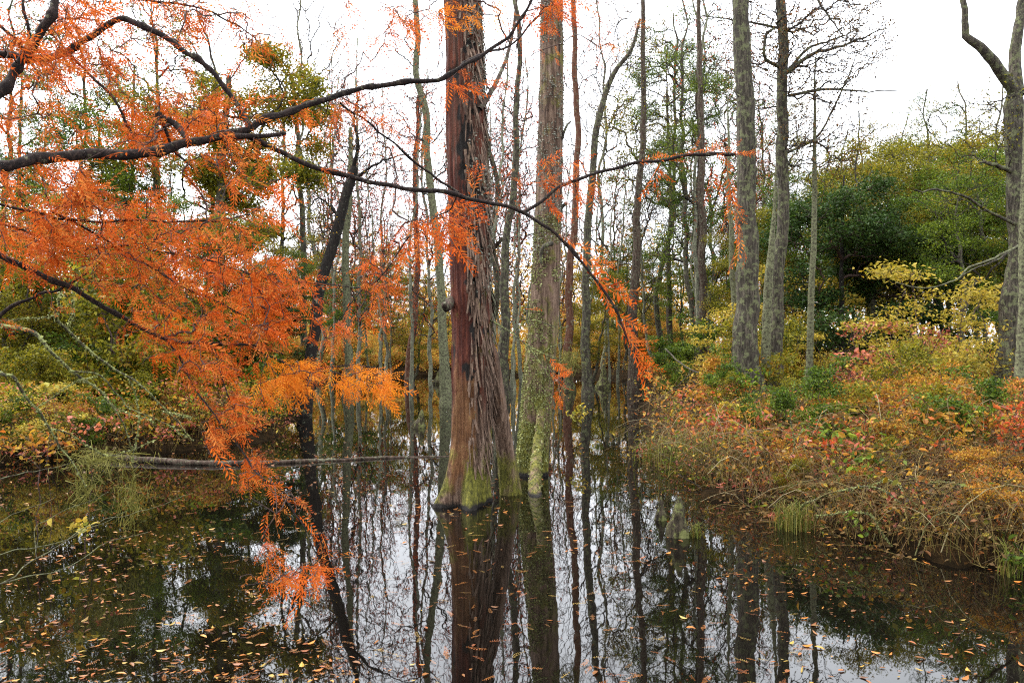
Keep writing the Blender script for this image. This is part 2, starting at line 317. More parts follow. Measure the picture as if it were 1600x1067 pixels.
def watermat():
    m, nt, b = newmat('black_water'); b.inputs['Base Color'].default_value = (.0025, .002, .0015, 1); b.inputs['Roughness'].default_value = .012
    b.inputs['IOR'].default_value = 1.56; b.inputs['Specular Tint'].default_value = (1, 1, 1, 1)
    tc = nt.nodes.new('ShaderNodeTexCoord'); mp = nt.nodes.new('ShaderNodeMapping'); mp.inputs['Scale'].default_value = (1, .45, 1); n = nt.nodes.new('ShaderNodeTexNoise')
    n.inputs['Scale'].default_value = 3.5; n.inputs['Detail'].default_value = 3; bp = nt.nodes.new('ShaderNodeBump'); bp.inputs['Strength'].default_value = .05; bp.inputs['Distance'].default_value = .02
    nt.links.new(tc.outputs['Object'], mp.inputs[0]); nt.links.new(mp.outputs[0], n.inputs['Vector']); nt.links.new(n.outputs['Fac'], bp.inputs['Height']); nt.links.new(bp.outputs[0], b.inputs['Normal']); return m

# ------------------------------------------------------------------ terrain and water
POND = np.array([(9, -8), (8.5, 3), (6.0, 4.6), (4.0, 5.2), (3.15, 6.0), (2.75, 6.9), (2.35, 8.2), (2.15, 10.5), (2.5, 14.8), (4.1, 22), (5.6, 31), (4.5, 38), (1, 40), (-3.3, 41), (-8.6, 38),
                 (-7.4, 27), (-5.0, 17.5), (-4.2, 13.4), (-5.2, 11.4), (-6.6, 10.3), (-7.8, 8.7), (-9.5, 6), (-10, -8)], float)
def pond_sd(x, y):
    """signed distance to the pond outline, positive on land"""
    x = np.asarray(x, float); y = np.asarray(y, float); d = np.full(x.shape, 1e9); ins = np.zeros(x.shape, bool)
    for (ax, ay), (bx, by) in zip(POND, np.roll(POND, -1, 0)):
        ex, ey = bx - ax, by - ay; t = np.clip(((x - ax) * ex + (y - ay) * ey) / (ex * ex + ey * ey), 0, 1)
        d = np.minimum(d, np.hypot(x - ax - t * ex, y - ay - t * ey))
        c = ((ay > y) != (by > y)) & (x < (bx - ax) * (y - ay) / (by - ay + 1e-12) + ax); ins ^= c
    return np.where(ins, -d, d)
def gz(x, y):
    x = np.asarray(x, float); y = np.asarray(y, float); s = pond_sd(x, y); p = np.stack([x * .5, y * .5, 0 * x], -1)
    s = s + (fbm(p * 1.7, 3) - .5) * .9 + (fbm(p * 7, 2) - .5) * .5
    land = .05 + .30 * (1 - np.exp(-np.maximum(s, 0) / 2.2)) + (fbm(p, 3) - .5) * .3 * sstep(0, 2, s)
    return np.where(s > 0, land, np.maximum(-.7, .05 + s * .9))
g1 = lambda a, b, n: np.linspace(a, b, n)
xs = np.concatenate([-np.geomspace(400, 16, 22), g1(-15.5, 15.5, 190), np.geomspace(16, 400, 22)])
ys = np.concatenate([-np.geomspace(100, 9, 8), g1(-8, 46, 230), np.geomspace(47, 500, 26)])
X, Y = np.meshgrid(xs, ys, indexing='ij'); Z = gz(X, Y)
ny = len(ys); i, j = np.meshgrid(np.arange(len(xs) - 1), np.arange(ny - 1), indexing='ij')
Q = np.stack([i * ny + j, (i + 1) * ny + j, (i + 1) * ny + j + 1, i * ny + j + 1], -1).reshape(-1, 4)
o = mesh('ground', np.stack([X, Y, Z], -1).reshape(-1, 3), Q, groundmat()); o['kind'] = 'structure'
o = mesh('water', [(-14, -9, 0), (14, -9, 0), (14, 46, 0), (-14, 46, 0)], [(0, 1, 2, 3)], watermat(), smooth=False); o['kind'] = 'structure'

# ------------------------------------------------------------------ tree builders
def ell(n, c, r, rng, shell=.0):
    v = nrm(rng.normal(size=(n, 3))); q = rng.random(n) ** (1 / 3) * (1 - shell) + shell
    return np.asarray(c) + v * q[:, None] * np.asarray(r)
def clumps(n, c, R, r, m, rng):
    C = ell(n, c, R, rng, .25); return [(p, (r * rng.uniform(.7, 1.35), r * rng.uniform(.7, 1.35), r * rng.uniform(.28, .5)), int(m * rng.uniform(.5, 1.5))) for p in C]
def make_tree(name, label, cat, group, H, r0, crowns, bark, twigm, leafm, rng, leaf=None, lean=(0, 0), rtip=.006, bf=.35, up=.6, frac=1.0, path=None, k=4, wig=.02, rtop=.25, first=.25):
    """crowns: list of (centre xyz, radii xyz, n). leaf: (per node, size, spread, aspect, flat)"""
    root = thing(name, label, cat, (0, 0, 0), group)
    n = 26
    if path is None:
        z = np.linspace(-.5, H, n); c = np.cumsum(rng.normal(0, wig, (n, 2)), 0) * H / 12; c -= c[2]
        T = np.stack([c[:, 0] + lean[0] * np.maximum(z, 0) / H, c[:, 1] + lean[1] * np.maximum(z, 0) / H, z], 1)
    else: T = cr(path, n)
    t = np.linspace(0, 1, n); rr = r0 * ((1 - t) * (1 - rtop) + rtop) * (1 + .7 * np.exp(-t * n / 1.6)) * (1 + rng.normal(0, .03, n))
    T2 = cr(T, n * 2); V, Q = tube(T2, np.interp(np.linspace(0, 1, n * 2), t, rr), 12)
    V = V + nrm(V - np.repeat(np.vstack([T2, T2[-1:]]), 12, 0)) * ((fbm(V * 5, 3) - .5) * r0 * .5)[:, None]
    mesh('trunk', V, Q, bark, root)
    A = np.vstack([ell(m, c, r, rng, .15) for c, r, m in crowns]); par = np.arange(-1, n - 1)
    P, par = grow(T, par, A, bf, up, first=int(n * first))
    r = radii(par, n, rtip, 2.2, r0 * .45); P, par, r = refine(P, par, r, n, .10, rng, .04, 2)
    V, Q = join([skel(P, par, r, n, k), tube(T[int(n * first):], np.minimum(.02, rr[int(n * first):] * .5), 4)]); mesh('branches', V, Q, twigm, root)
    if leaf:
        per, size, spread, asp, flat = leaf; nodes = P[n:][r[n:] < rtip * 2.6]
        C = np.repeat(nodes, int(max(1, per)), 0)
        if per < 1: C = nodes[rng.random(len(nodes)) < per]
        sp = rng.normal(0, spread, C.shape); sp[:, 2] *= (1 - flat * .6); V, Q, rn = leaves(C + sp, size, rng, asp, flat)
        # hue varies between clumps of a crown as well as from leaf to leaf
        cl = fbm(V[::4] * .9 + 3, 2); rn = np.clip(np.repeat(.55 * rn[::4] + .45 * sstep(.3, .7, cl), 4), 0, 1)
        mesh('crown', V, Q, leafm, root, smooth=False, rnd=rn)
    return root

rg = np.random.default_rng(21)
HIDE = []
def proto(fn): o = fn; HIDE.append(o); return o
USED = {}
def put(P_, loc, rz, sc, label, group, sz=None, name=None):
    """first use moves the prototype itself, later ones copy it"""
    if P_.name not in USED:
        USED[P_.name] = 1; P_.location = tuple(float(v) for v in loc); P_.rotation_euler = (0, 0, rz); P_.scale = (sc, sc, sz or sc); P_['label'] = label
        if group: P_['group'] = group
        return P_
    return dup(P_, loc, rz, sc, label, group, sz)

# bare swamp trees (unit height about 16 m)
BARE = []
for q in range(4):
    H = 17; rx = [1.7, 2.2, 1.4, 1.9][q]
    BARE.append(make_tree('bare_tree', 'x', 'tree', None, H, .115, [((0, 0, 8.5), (rx * 1.5, rx * 1.5, 5.8), 1000), ((0, 0, 13.5), (rx * 1.2, rx * 1.2, 3.8), 500)], M['farbark'], M['fartwig'], M['brown'], rg,
        leaf=(1, .07, .10, .55, 0), rtip=.008, bf=.3, up=.6, lean=(rg.normal(0, .9), 0), wig=.12))
CYP = []
for q in range(3):
    H = 15
    CYP.append(make_tree('young_cypress', 'x', 'tree', None, H, .095, [((0, 0, 6.2), (1.7, 1.7, 3.2), 500), ((0, 0, 10.5), (1.5, 1.5, 4), 560)], M['farbark'], M['fartwig'], M['farorange'], rg,
        leaf=(1, .09, .10, .38, .2), rtip=.009, bf=.25, up=.2, wig=.04))
PINE = []
for q in range(2):
    cs = [((rg.normal(0, .3) + 1.3 * math.cos(a), 1.3 * math.sin(a), z), (.85, .85, .4), 70) for a, z in zip(rg.uniform(0, 6.3, 9), np.linspace(7.5, 15, 9))]
    PINE.append(make_tree('pine_tree', 'x', 'tree', None, 15, .15, cs, M['brownbark'], M['fartwig'], M['green'], rg, leaf=(6, .13, .11, .16, .1), rtip=.009, bf=.5, up=.2, wig=.03))
SLIM = [make_tree('slender_sapling', 'x', 'tree', None, 9, .075, [((0, 0, 6.8), (.9, .9, 2.4), 110), ((0, 0, 3.2), (.5, .5, 1.2), 16)], M['farbark'], M['fartwig'], M['farorange'], rg, leaf=(.6, .07, .08, .5, 0), rtip=.007, bf=.3, up=.7, lean=(rg.normal(0, .5), 0), wig=.09) for q in range(3)]
TALL = []
for q, mm in enumerate(['olive', 'green', 'amber']):
    TALL.append(make_tree('tall_tree', 'x', 'tree', None, 15.5, .13, clumps(60, (0, 0, 10.2), (2.6, 2.6, 5.4), .75, 22, rg), M['greybark'], M['fartwig'], M[mm], rg, leaf=(2, .085, .15, .55, .3), rtip=.008, bf=.3, up=.6, wig=.08))
LEAFY = []
for q, (mm) in enumerate(['olive', 'green']):
    LEAFY.append(make_tree('leafy_tree', 'x', 'tree', None, 8, .12, clumps(46, (0, 0, 5.6), (2.4, 2.2, 3.3), .62, 34, rg), M['greybark'], M['fartwig'], M[mm], rg,
        leaf=(4, .075, .13, .55, .4), rtip=.005, bf=.3, up=.6, wig=.10))
EVER = make_tree('evergreen_tree', 'dark glossy evergreen tree filling the bank behind the yellow maples', 'tree', None, 6.6, .11, clumps(44, (0, 0, 3.4), (2.4, 2.0, 3.2), .72, 42, rg), M['darkbark'], M['twig'], M['dark'], rg,
        leaf=(5, .10, .14, .5, .55), rtip=.006)
def make_bush(name, H, Wd, n, leafm, rng, leaf, stemm='twig', flat=0., rtip=.0025, stems=5):
    root = thing(name, 'x', 'shrub'); P, par = [np.array((0, 0, -.25))], [-1]
    for s in range(stems):
        a = rng.uniform(0, 6.3); last = 0
        for k in range(1, 5):
            P.append(np.array((math.cos(a) * Wd * .12 * k, math.sin(a) * Wd * .12 * k, H * .13 * k - .1)) + rng.normal(0, .04 * H, 3)); par.append(last); last = len(P) - 1
    if flat: A = np.vstack([ell(m_, c_, (r_[0], r_[1], r_[2] * .45), rng) for c_, r_, m_ in clumps(24, (0, 0, H * .58), (Wd * .46, Wd * .46, H * .40), Wd * .17, n / 22, rng)])
    else: A = np.vstack([ell(m_, c_, r_, rng) for c_, r_, m_ in clumps(15, (0, 0, H * .52), (Wd * .46, Wd * .46, H * .46), Wd * .17, n / 14, rng)])
    P, par = grow(P, par, A, .4, .5); r = radii(par, 1, rtip, 2.2, .03); P, par, r = refine(P, par, r, 1, .12, rng, .03, 2)
    V, Q = skel(P, par, r, 1, 3); mesh('stems', V, Q, M[stemm], root)
    per, size, spread, asp, fl = leaf; nodes = P[1:][(r[1:] < rtip * 3)]; C = np.repeat(nodes, per, 0)
    sp = rng.normal(0, spread, C.shape); sp[:, 2] *= (1 - fl * .7); V, Q, rn = leaves(C + sp, size, rng, asp, fl)
    cl = fbm(V[::4] * 1.5 + 3, 2); rn = np.clip(np.repeat(.6 * rn[::4] + .4 * sstep(.3, .7, cl), 4), 0, 1)
    mesh('foliage', V, Q, leafm, root, smooth=False, rnd=rn)
    return root
rb = np.random.default_rng(5)
BUSH = {}
for key, args in dict(
    green=dict(H=2.6, Wd=2.2, n=420, leafm=M['green'], leaf=(3, .085, .07, .5, .3)),
    dark=dict(H=3.0, Wd=2.4, n=420, leafm=M['dark'], leaf=(3, .09, .08, .5, .3)),
    amber=dict(H=2.0, Wd=2.0, n=380, leafm=M['amber'], leaf=(2, .08, .08, .55, .3)),
    rust=dict(H=1.8, Wd=2.2, n=380, leafm=M['mix'], leaf=(2, .08, .08, .5, .2)),
    brown=dict(H=1.4, Wd=1.8, n=380, leafm=M['brown'], leaf=(2, .07, .07, .45, .1)),
    yellow=dict(H=2.4, Wd=2.6, n=460, leafm=M['yellow'], leaf=(2, .075, .09, .5, .6), flat=1, stems=4),
    farbright=dict(H=2.0, Wd=2.3, n=260, leafm=M['farmix'], leaf=(2, .10, .12, .55, .3)),
    red=dict(H=1.3, Wd=1.4, n=230, leafm=M['red'], leaf=(1, .06, .05, .45, .5), flat=1, stems=3),
    olive=dict(H=2.4, Wd=2.2, n=420, leafm=M['olive'], leaf=(3, .075, .08, .5, .3)),
).items(): BUSH[key] = make_bush(key + '_shrub', rng=rb, **args)
for k_, nm in dict(green='green_shrub', dark='evergreen_shrub', amber='amber_shrub', rust='autumn_shrub', brown='dry_shrub', yellow='yellow_maple', red='red_shrub', olive='olive_shrub', farbright='gold_shrub').items(): BUSH[k_].name = nm

# ------------------------------------------------------------------ the red-brown cypress and the lichened cypress
def bole(rows, d, sides, rings, ztop, disp):
    """rows: (py, px centre, half width px). Returns V, Q, theta, z"""
    rows = np.array(rows, float); z = CAMH - (rows[:, 0] - HZ) / F * d; x = (rows[:, 1] - 800) / F * d; R = rows[:, 2] / F * d
    zz = np.linspace(-.35, ztop, rings); o_ = np.argsort(z); xc = np.interp(zz, z[o_], x[o_]); Rc = np.interp(zz, z[o_], R[o_])
    k = np.ones(9) / 9; xc = np.convolve(np.pad(xc, 4, 'edge'), k, 'valid'); Rc = np.convolve(np.pad(Rc, 4, 'edge'), k, 'valid')
    a = np.linspace(0, 2 * np.pi, sides, endpoint=False); A, ZZ = np.meshgrid(a, zz); RR = np.repeat(Rc[:, None], sides, 1); XC = np.repeat(xc[:, None], sides, 1)
    RR = RR * disp(A, ZZ, RR, XC)
    V = np.stack([XC + RR * np.cos(A), d + RR * np.sin(A), ZZ], -1).reshape(-1, 3)
    i, j = np.meshgrid(np.arange(rings - 1), np.arange(sides), indexing='ij'); j2 = (j + 1) % sides
    Q = np.stack([i * sides + j, i * sides + j2, (i + 1) * sides + j2, (i + 1) * sides + j], -1).reshape(-1, 4)
    return V, Q, A.ravel(), ZZ.ravel(), XC.ravel(), RR.ravel()
def adiff(a, b): return (a - b + np.pi) % (2 * np.pi) - np.pi
def ridge(A, Z, ks, kz, seed, o=4):
    p = np.stack([np.cos(A) * ks + seed, np.sin(A) * ks, Z * kz], -1); return fbm(p, o)
# main trunk
D1 = 7.78; base1 = np.array([(728 - 800) / F * D1, D1, 0])
KN1 = [(4.55, 3.32, .05, .10), (4.9, 2.2, .05, .09), (4.62, 1.36, .045, .12), (5.35, 2.55, .06, .10), (4.2, 4.3, .05, .10), (5.2, 3.9, .05, .09), (5.6, 1.75, .04, .08), (3.3, 2.0, .06, .08), (4.75, 2.75, .05, .08), (5.0, 4.6, .05, .12), (5.3, 3.1, .05, .08)]
def disp1(A, Z, R, XC):
    g = .54 * np.exp(-np.maximum(Z, 0) / .30) + .03
    lob = np.zeros_like(A)
    for th, am, wd in ((3.65, 1.2, .36), (4.95, 1.25, .27), (4.3, -.25, .2), (5.8, .25, .2), (.7, 1, .4), (1.8, .9, .4), (2.8, .8, .3)): lob += am * np.exp(-(adiff(A, th) / wd) ** 2)
    m = 1 + g * (lob - .55)
    m += .20 * (ridge(A, Z, 3.2, .9, 1) - .5) + .18 * (ridge(A, Z, 9, 1.3, 5) - .5) + .10 * (ridge(A, Z, 22, 2.5, 9, 3) - .5)
    # deep furrow on the right of the stripped face, and the folded live edge beside it
    f = 5.05 + .12 * np.sin(Z * 2.1); m -= .13 * np.exp(-(adiff(A, f) / .10) ** 2) * sstep(.5, 1.0, Z) * sstep(3.6, 2.8, Z)
    m += .10 * np.exp(-(adiff(A, f + .28) / .16) ** 2)
    for th, z0, am, sz in KN1:
        q = (np.hypot(adiff(A, th) * R, (Z - z0) * .8) + .05 * (ridge(A, Z, 6, 9, 30, 2) - .5)) / (sz * 1.15); m += am * 2.8 * np.exp(-q ** 2 * 1.2) - am * 4.2 * np.exp(-(q / .5) ** 2)
    return m
V, Q, A, ZZ, XC, RR = bole([(1000, 726, 47), (795, 726, 43), (760, 730, 36), (725, 734, 32.5), (690, 737, 31), (640, 738, 30), (600, 738, 30), (500, 738, 30), (400, 735, 30.5), (300, 733, 32), (200, 729, 31), (100, 726, 30), (0, 722, 29), (-300, 716, 26), (-700, 712, 22)], D1, 160, 560, 8.0, disp1)
xr = adiff(A, 4.712)          # 0 towards the camera, negative to the left
strip = sstep(.25, -.15, xr + .10 * np.sin(ZZ * 2.3) - .02 * 0 - .12 * sstep(2.4, 4, ZZ)) * sstep(.15, 1.5, ZZ) * sstep(4.4, 2.4, ZZ + .35 * xr) * sstep(-2.1, -1.4, xr)
strip = np.maximum(strip, .58 * sstep(-1.6, -1, xr) * sstep(1.6, 1, xr) * sstep(.4, 1.2, ZZ)); strip = np.maximum(strip, .75 * sstep(-.4, -.9, xr) * sstep(.8, 1.2, ZZ) * sstep(-2.0, -1.5, xr))
bare = sstep(.5, .0, xr) * sstep(-.1, .5, ZZ) * sstep(1.9, .7, ZZ) * sstep(-1.6, -.7, xr)
moss = (.25 + .75 * sstep(.1, .9, np.abs(np.sin(1.6 * xr + .9)))) * sstep(.85, .1, ZZ) * .95 + .35 * sstep(.6, .9, xr) * sstep(2.2, .5, ZZ) + .28 * sstep(3.2, 1.8, ZZ) * sstep(1.2, 1.8, ZZ) * sstep(0, .5, xr)
knot = np.zeros_like(A); wv = fbm(V * 14, 3)
for th, z0, am, sz in KN1: knot = np.maximum(knot, np.exp(-((np.hypot(adiff(A, th) * RR, (ZZ - z0) * .8) + (wv - .5) * .24) / (sz * .62)) ** 2))
knot = np.maximum(knot, .9 * np.exp(-(adiff(A, 5.05 + .12 * np.sin(ZZ * 2.1)) / .06) ** 2) * sstep(.6, 1.0, ZZ) * sstep(3.4, 2.8, ZZ))
rough_core = sstep(-.35, .0, xr) * sstep(.62, .35, xr + .2 * (fbm(V * 3, 2) - .5)) * sstep(1.2, 1.8, ZZ) * sstep(4.6, 3.9, ZZ)
knot = np.maximum(knot, rough_core * .85 * sstep(.40, .62, fbm(V * np.array([9, 9, 4.5]), 4))); knot = np.maximum(knot, .8 * sstep(.60, .68, fbm(V * np.array([6, 6, 2.5]) + 5, 4)) * sstep(.3, .9, ZZ))
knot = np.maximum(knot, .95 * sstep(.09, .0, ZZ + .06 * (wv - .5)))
c1 = thing('bald_cypress', 'big red-brown cypress trunk with shaggy stripped bark and flared mossy base', 'tree', base1)
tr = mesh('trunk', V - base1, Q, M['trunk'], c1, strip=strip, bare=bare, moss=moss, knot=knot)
VM1 = V.copy()
# side buttress, leaning on the trunk from the right
bp_ = np.array([W(812, 905, 8.3), W(800, 785, 8.3), W(793, 725, 8.22), W(785, 670, 8.12), W(777, 620, 8.02), W(771, 570, 7.95), W(766, 530, 7.9)])
T = cr(bp_, 150); rr = np.interp(np.linspace(0, 1, 150), [0, .2, .45, .7, .9, 1], np.array([21, 17, 13, 11, 9, 3]) / F * 8)
V, Q = tube(T, rr, 44); TT = np.repeat(np.vstack([T, T[-1:]]), 44, 0); dv = V - TT; th = np.arctan2(dv[:, 1], dv[:, 0])
V = TT + dv * (1 + .35 * (ridge(th, V[:, 2], 4, 2, 3) - .5) + .25 * (ridge(th, V[:, 2], 12, 3, 8) - .5))[:, None]
mesh('buttress', V - base1, Q, M['trunk'], c1, strip=.35 * sstep(.6, 1.5, V[:, 2]), bare=np.full(len(V), .25), moss=.8 * sstep(.8, .1, V[:, 2]), knot=np.zeros(len(V)))
# bark shreds and grey lichen tufts
rl = np.random.default_rng(9)
def flakes(V, sel, n, size, ctr, mat, parent, base, name='lichen', off=.01, asp=.7):
    idx = rl.choice(np.where(sel)[0], n); C = V[idx] + nrm(V[idx] - ctr(V[idx])) * rl.uniform(0, off, (n, 1))
    V2, Q2, rn = leaves(C, size, rl, asp, 0, .6); return mesh(name, V2 - base, Q2, mat, parent, smooth=False, rnd=rn)
cen1 = lambda P: np.stack([np.interp(P[:, 2], [0, 2, 4, 8], [base1[0], base1[0] + .1, base1[0] - .02, base1[0] - .06]), np.full(len(P), D1), P[:, 2]], 1)
nz1 = fbm(VM1 * 3.1, 3)
flakes(VM1, (nz1 > .5) & (xr > .15) & (ZZ > 1.2) & (ZZ < 5), 2600, .022, cen1, M['greylichen'], c1, base1, 'lichen', .03)
# hanging bark shreds
idx = rl.choice(np.where((xr > -.1) & (ZZ > .4) & (ZZ < 5.4))[0], 950); C = VM1[idx]; nn = nrm(C - cen1(C)); nn[:, 2] = 0
dn = nrm(np.array([[0, 0, -1.]]) + nn * rl.uniform(.02, .35, (950, 1)) + rl.normal(0, .08, (950, 3))); ln = rl.uniform(.06, .28, (950, 1)); sd = nrm(np.cross(dn, nn)); wd = rl.uniform(.004, .018, (950, 1))
V = np.stack([C - sd * wd, C + sd * wd, C + dn * ln + nn * .01 + sd * wd * .4, C + dn * ln + nn * .01 - sd * wd * .4], 1).reshape(-1, 3) + np.repeat(nn, 4, 0) * .006
z4 = np.zeros(len(V)); mesh('bark_shred', V - base1, np.arange(len(V)).reshape(-1, 4), M['trunk'], c1, smooth=False, strip=z4, bare=z4, moss=z4, knot=z4)
# upper limbs and small stubs of the main cypress
def limbset(parent, base, lines, mat, k=8, name='limb'):
    for pts, r in lines:
        T = cr(np.array(pts), 16); T = T + R0.normal(0, .15, T.shape) * np.interp(np.linspace(0, 1, 16), [0, 1], r)[:, None]
        V, Q = tube(T, np.interp(np.linspace(0, 1, 16), [0, 1], r), k); mesh(name, V - base, Q, mat, parent)
limbset(c1, base1, [([W(766, 395, 7.9), W(774, 385, 7.8), W(786, 372, 7.7)], (.028, .016)), ([W(705, 470, 7.7), W(698, 480, 7.5), W(694, 476, 7.4)], (.05, .03)), ([W(750, 170, 7.6), W(775, 130, 7.9), W(800, 60, 8.3), W(812, -60, 8.6)], (.03, .012)),
                    ([W(722, -120, D1), W(680, -220, 8.2), W(600, -300, 9)], (.06, .02)), ([W(720, -260, D1), W(800, -380, 8), W(900, -420, 9)], (.06, .02)), ([W(715, -560, D1), W(690, -760, 7.9), W(700, -900, 8)], (.11, .02))], M['brownbark'])

# lichened cypress
D2 = 9.55; base2 = np.array([(831 - 800) / F * D2, D2, 0])
def disp2(A, Z, R, XC):
    g = .16 * np.exp(-np.maximum(Z, 0) / .35); lob = np.zeros_like(A)
    for th, am, wd in ((4.7, 1.6, .22), (3.5, .8, .35), (5.8, .8, .35), (.6, 1, .4), (2.2, 1, .4)): lob += am * np.exp(-(adiff(A, th) / wd) ** 2)
    return 1 + g * (lob - .5) + .14 * (ridge(A, Z, 2.6, .8, 11) - .5) + .09 * (ridge(A, Z, 8, 1.5, 15) - .5) + .05 * (ridge(A, Z, 20, 4, 19, 3) - .5)
V2, Q2, A2, Z2, XC2, RR2 = bole([(900, 830, 27), (745, 831, 26), (700, 833, 25), (600, 842, 24.5), (500, 850, 23), (400, 855, 21), (300, 858, 20), (200, 860, 19), (100, 862, 18), (0, 862, 17), (-400, 864, 14), (-700, 864, 12)], D2, 110, 480, 10, disp2)
c2 = thing('bald_cypress', 'slimmer cypress trunk crusted with yellow-green lichen just right of the big red-brown trunk', 'tree', base2)
x2 = adiff(A2, 4.712); wet2 = .95 * sstep(.10, .0, Z2)
mesh('trunk', V2 - base2, Q2, M['trunk'], c2, strip=.4 * sstep(.7, 1.3, x2) * sstep(1.9, .9, Z2), bare=np.full(len(A2), .12), moss=.22 + .5 * sstep(.9, .1, Z2) + .22 * sstep(2.8, 1, Z2), knot=wet2)
n2 = fbm(V2 * 4, 3)
cen2 = lambda P: np.stack([np.interp(P[:, 2], [0, 5, 10], [base2[0], base2[0] + .22, base2[0] + .24]), np.full(len(P), D2), P[:, 2]], 1)
flakes(V2, (n2 > .40) & (Z2 > .12) & (Z2 < 3.2) & (x2 < 1.05), 8500, .021, cen2, M['lichen'], c2, base2, 'lichen', .012)
flakes(V2, (n2 > .42) & (Z2 > 2.7) & (Z2 < 6.5), 4800, .021, cen2, M['greylichen'], c2, base2, 'grey_lichen', .012)
limbset(c2, base2, [([W(862, 380, 9.3), W(850, 385, 9.1), W(845, 398, 9.1), W(846, 412, 9.1)], (.03, .012)), ([W(872, 235, 9.5), W(884, 200, 9.5), W(892, 190, 9.6)], (.02, .01)), ([W(872, 330, 9.5), W(884, 318, 9.5)], (.03, .02)),
                    ([W(864, -300, D2), W(930, -420, 9.6), W(1000, -470, 9.5)], (.05, .015)), ([W(864, -200, D2), W(800, -330, 10), W(740, -380, 11)], (.05, .015)), ([W(864, -690, D2), W(870, -900, 9.6), W(872, -1000, 9.6)], (.09, .02))], M['greybark'])
RT = cr(np.array([W(846, 640, 9.35), W(841, 690, 9.15), W(837, 735, 8.75), W(835, 778, 8.25), W(834, 800, 8.0)]), 60); V, Q = tube(RT, np.linspace(.05, .085, 60), 24); V = V + (fbm(V * 14, 3) - .5)[:, None] * .05; o_ = np.ones(len(V))
mesh('root', V - base2, Q, M['trunk'], c2, strip=0 * o_, bare=.15 * o_, moss=.62 * o_, knot=.9 * sstep(.05, 0, V[:, 2])); flakes(V, V[:, 2] > .04, 500, .026, lambda P: P + np.array([0, .1, 0]), M['lichen'], c2, base2, 'lichen', .008)
# bare lichened twigs that reach out between the two trunks
tw = thing('bare_twig', 'bare pale lichened twigs sticking out right from the big trunk at mid height', 'branch', W(772, 505, 7.7))
for pts, r in [([W(766, 500, 7.7), W(800, 520, 7.4), W(825, 540, 7.3), W(870, 560, 7.2), W(900, 556, 7.2)], (.010, .003)), ([W(800, 520, 7.4), W(830, 500, 7.3), W(865, 510, 7.2), W(890, 512, 7.1)], (.006, .002)), ([W(825, 540, 7.3), W(850, 575, 7.2), W(862, 600, 7.2)], (.006, .002)),
               ([W(810, 525, 7.4), W(822, 470, 7.3), W(815, 440, 7.3)], (.006, .002)), ([W(870, 560, 7.2), W(890, 585, 7.1), W(905, 545, 7.1)], (.004, .002)), ([W(850, 549, 7.2), W(880, 535, 7.2), W(905, 540, 7.1)], (.004, .002))]:
    V, Q = tube(cr(np.array(pts), 14), np.interp(np.linspace(0, 1, 14), [0, 1], r), 5); mesh('twig', V - np.array(tw.location), Q, M['mossy'], tw)

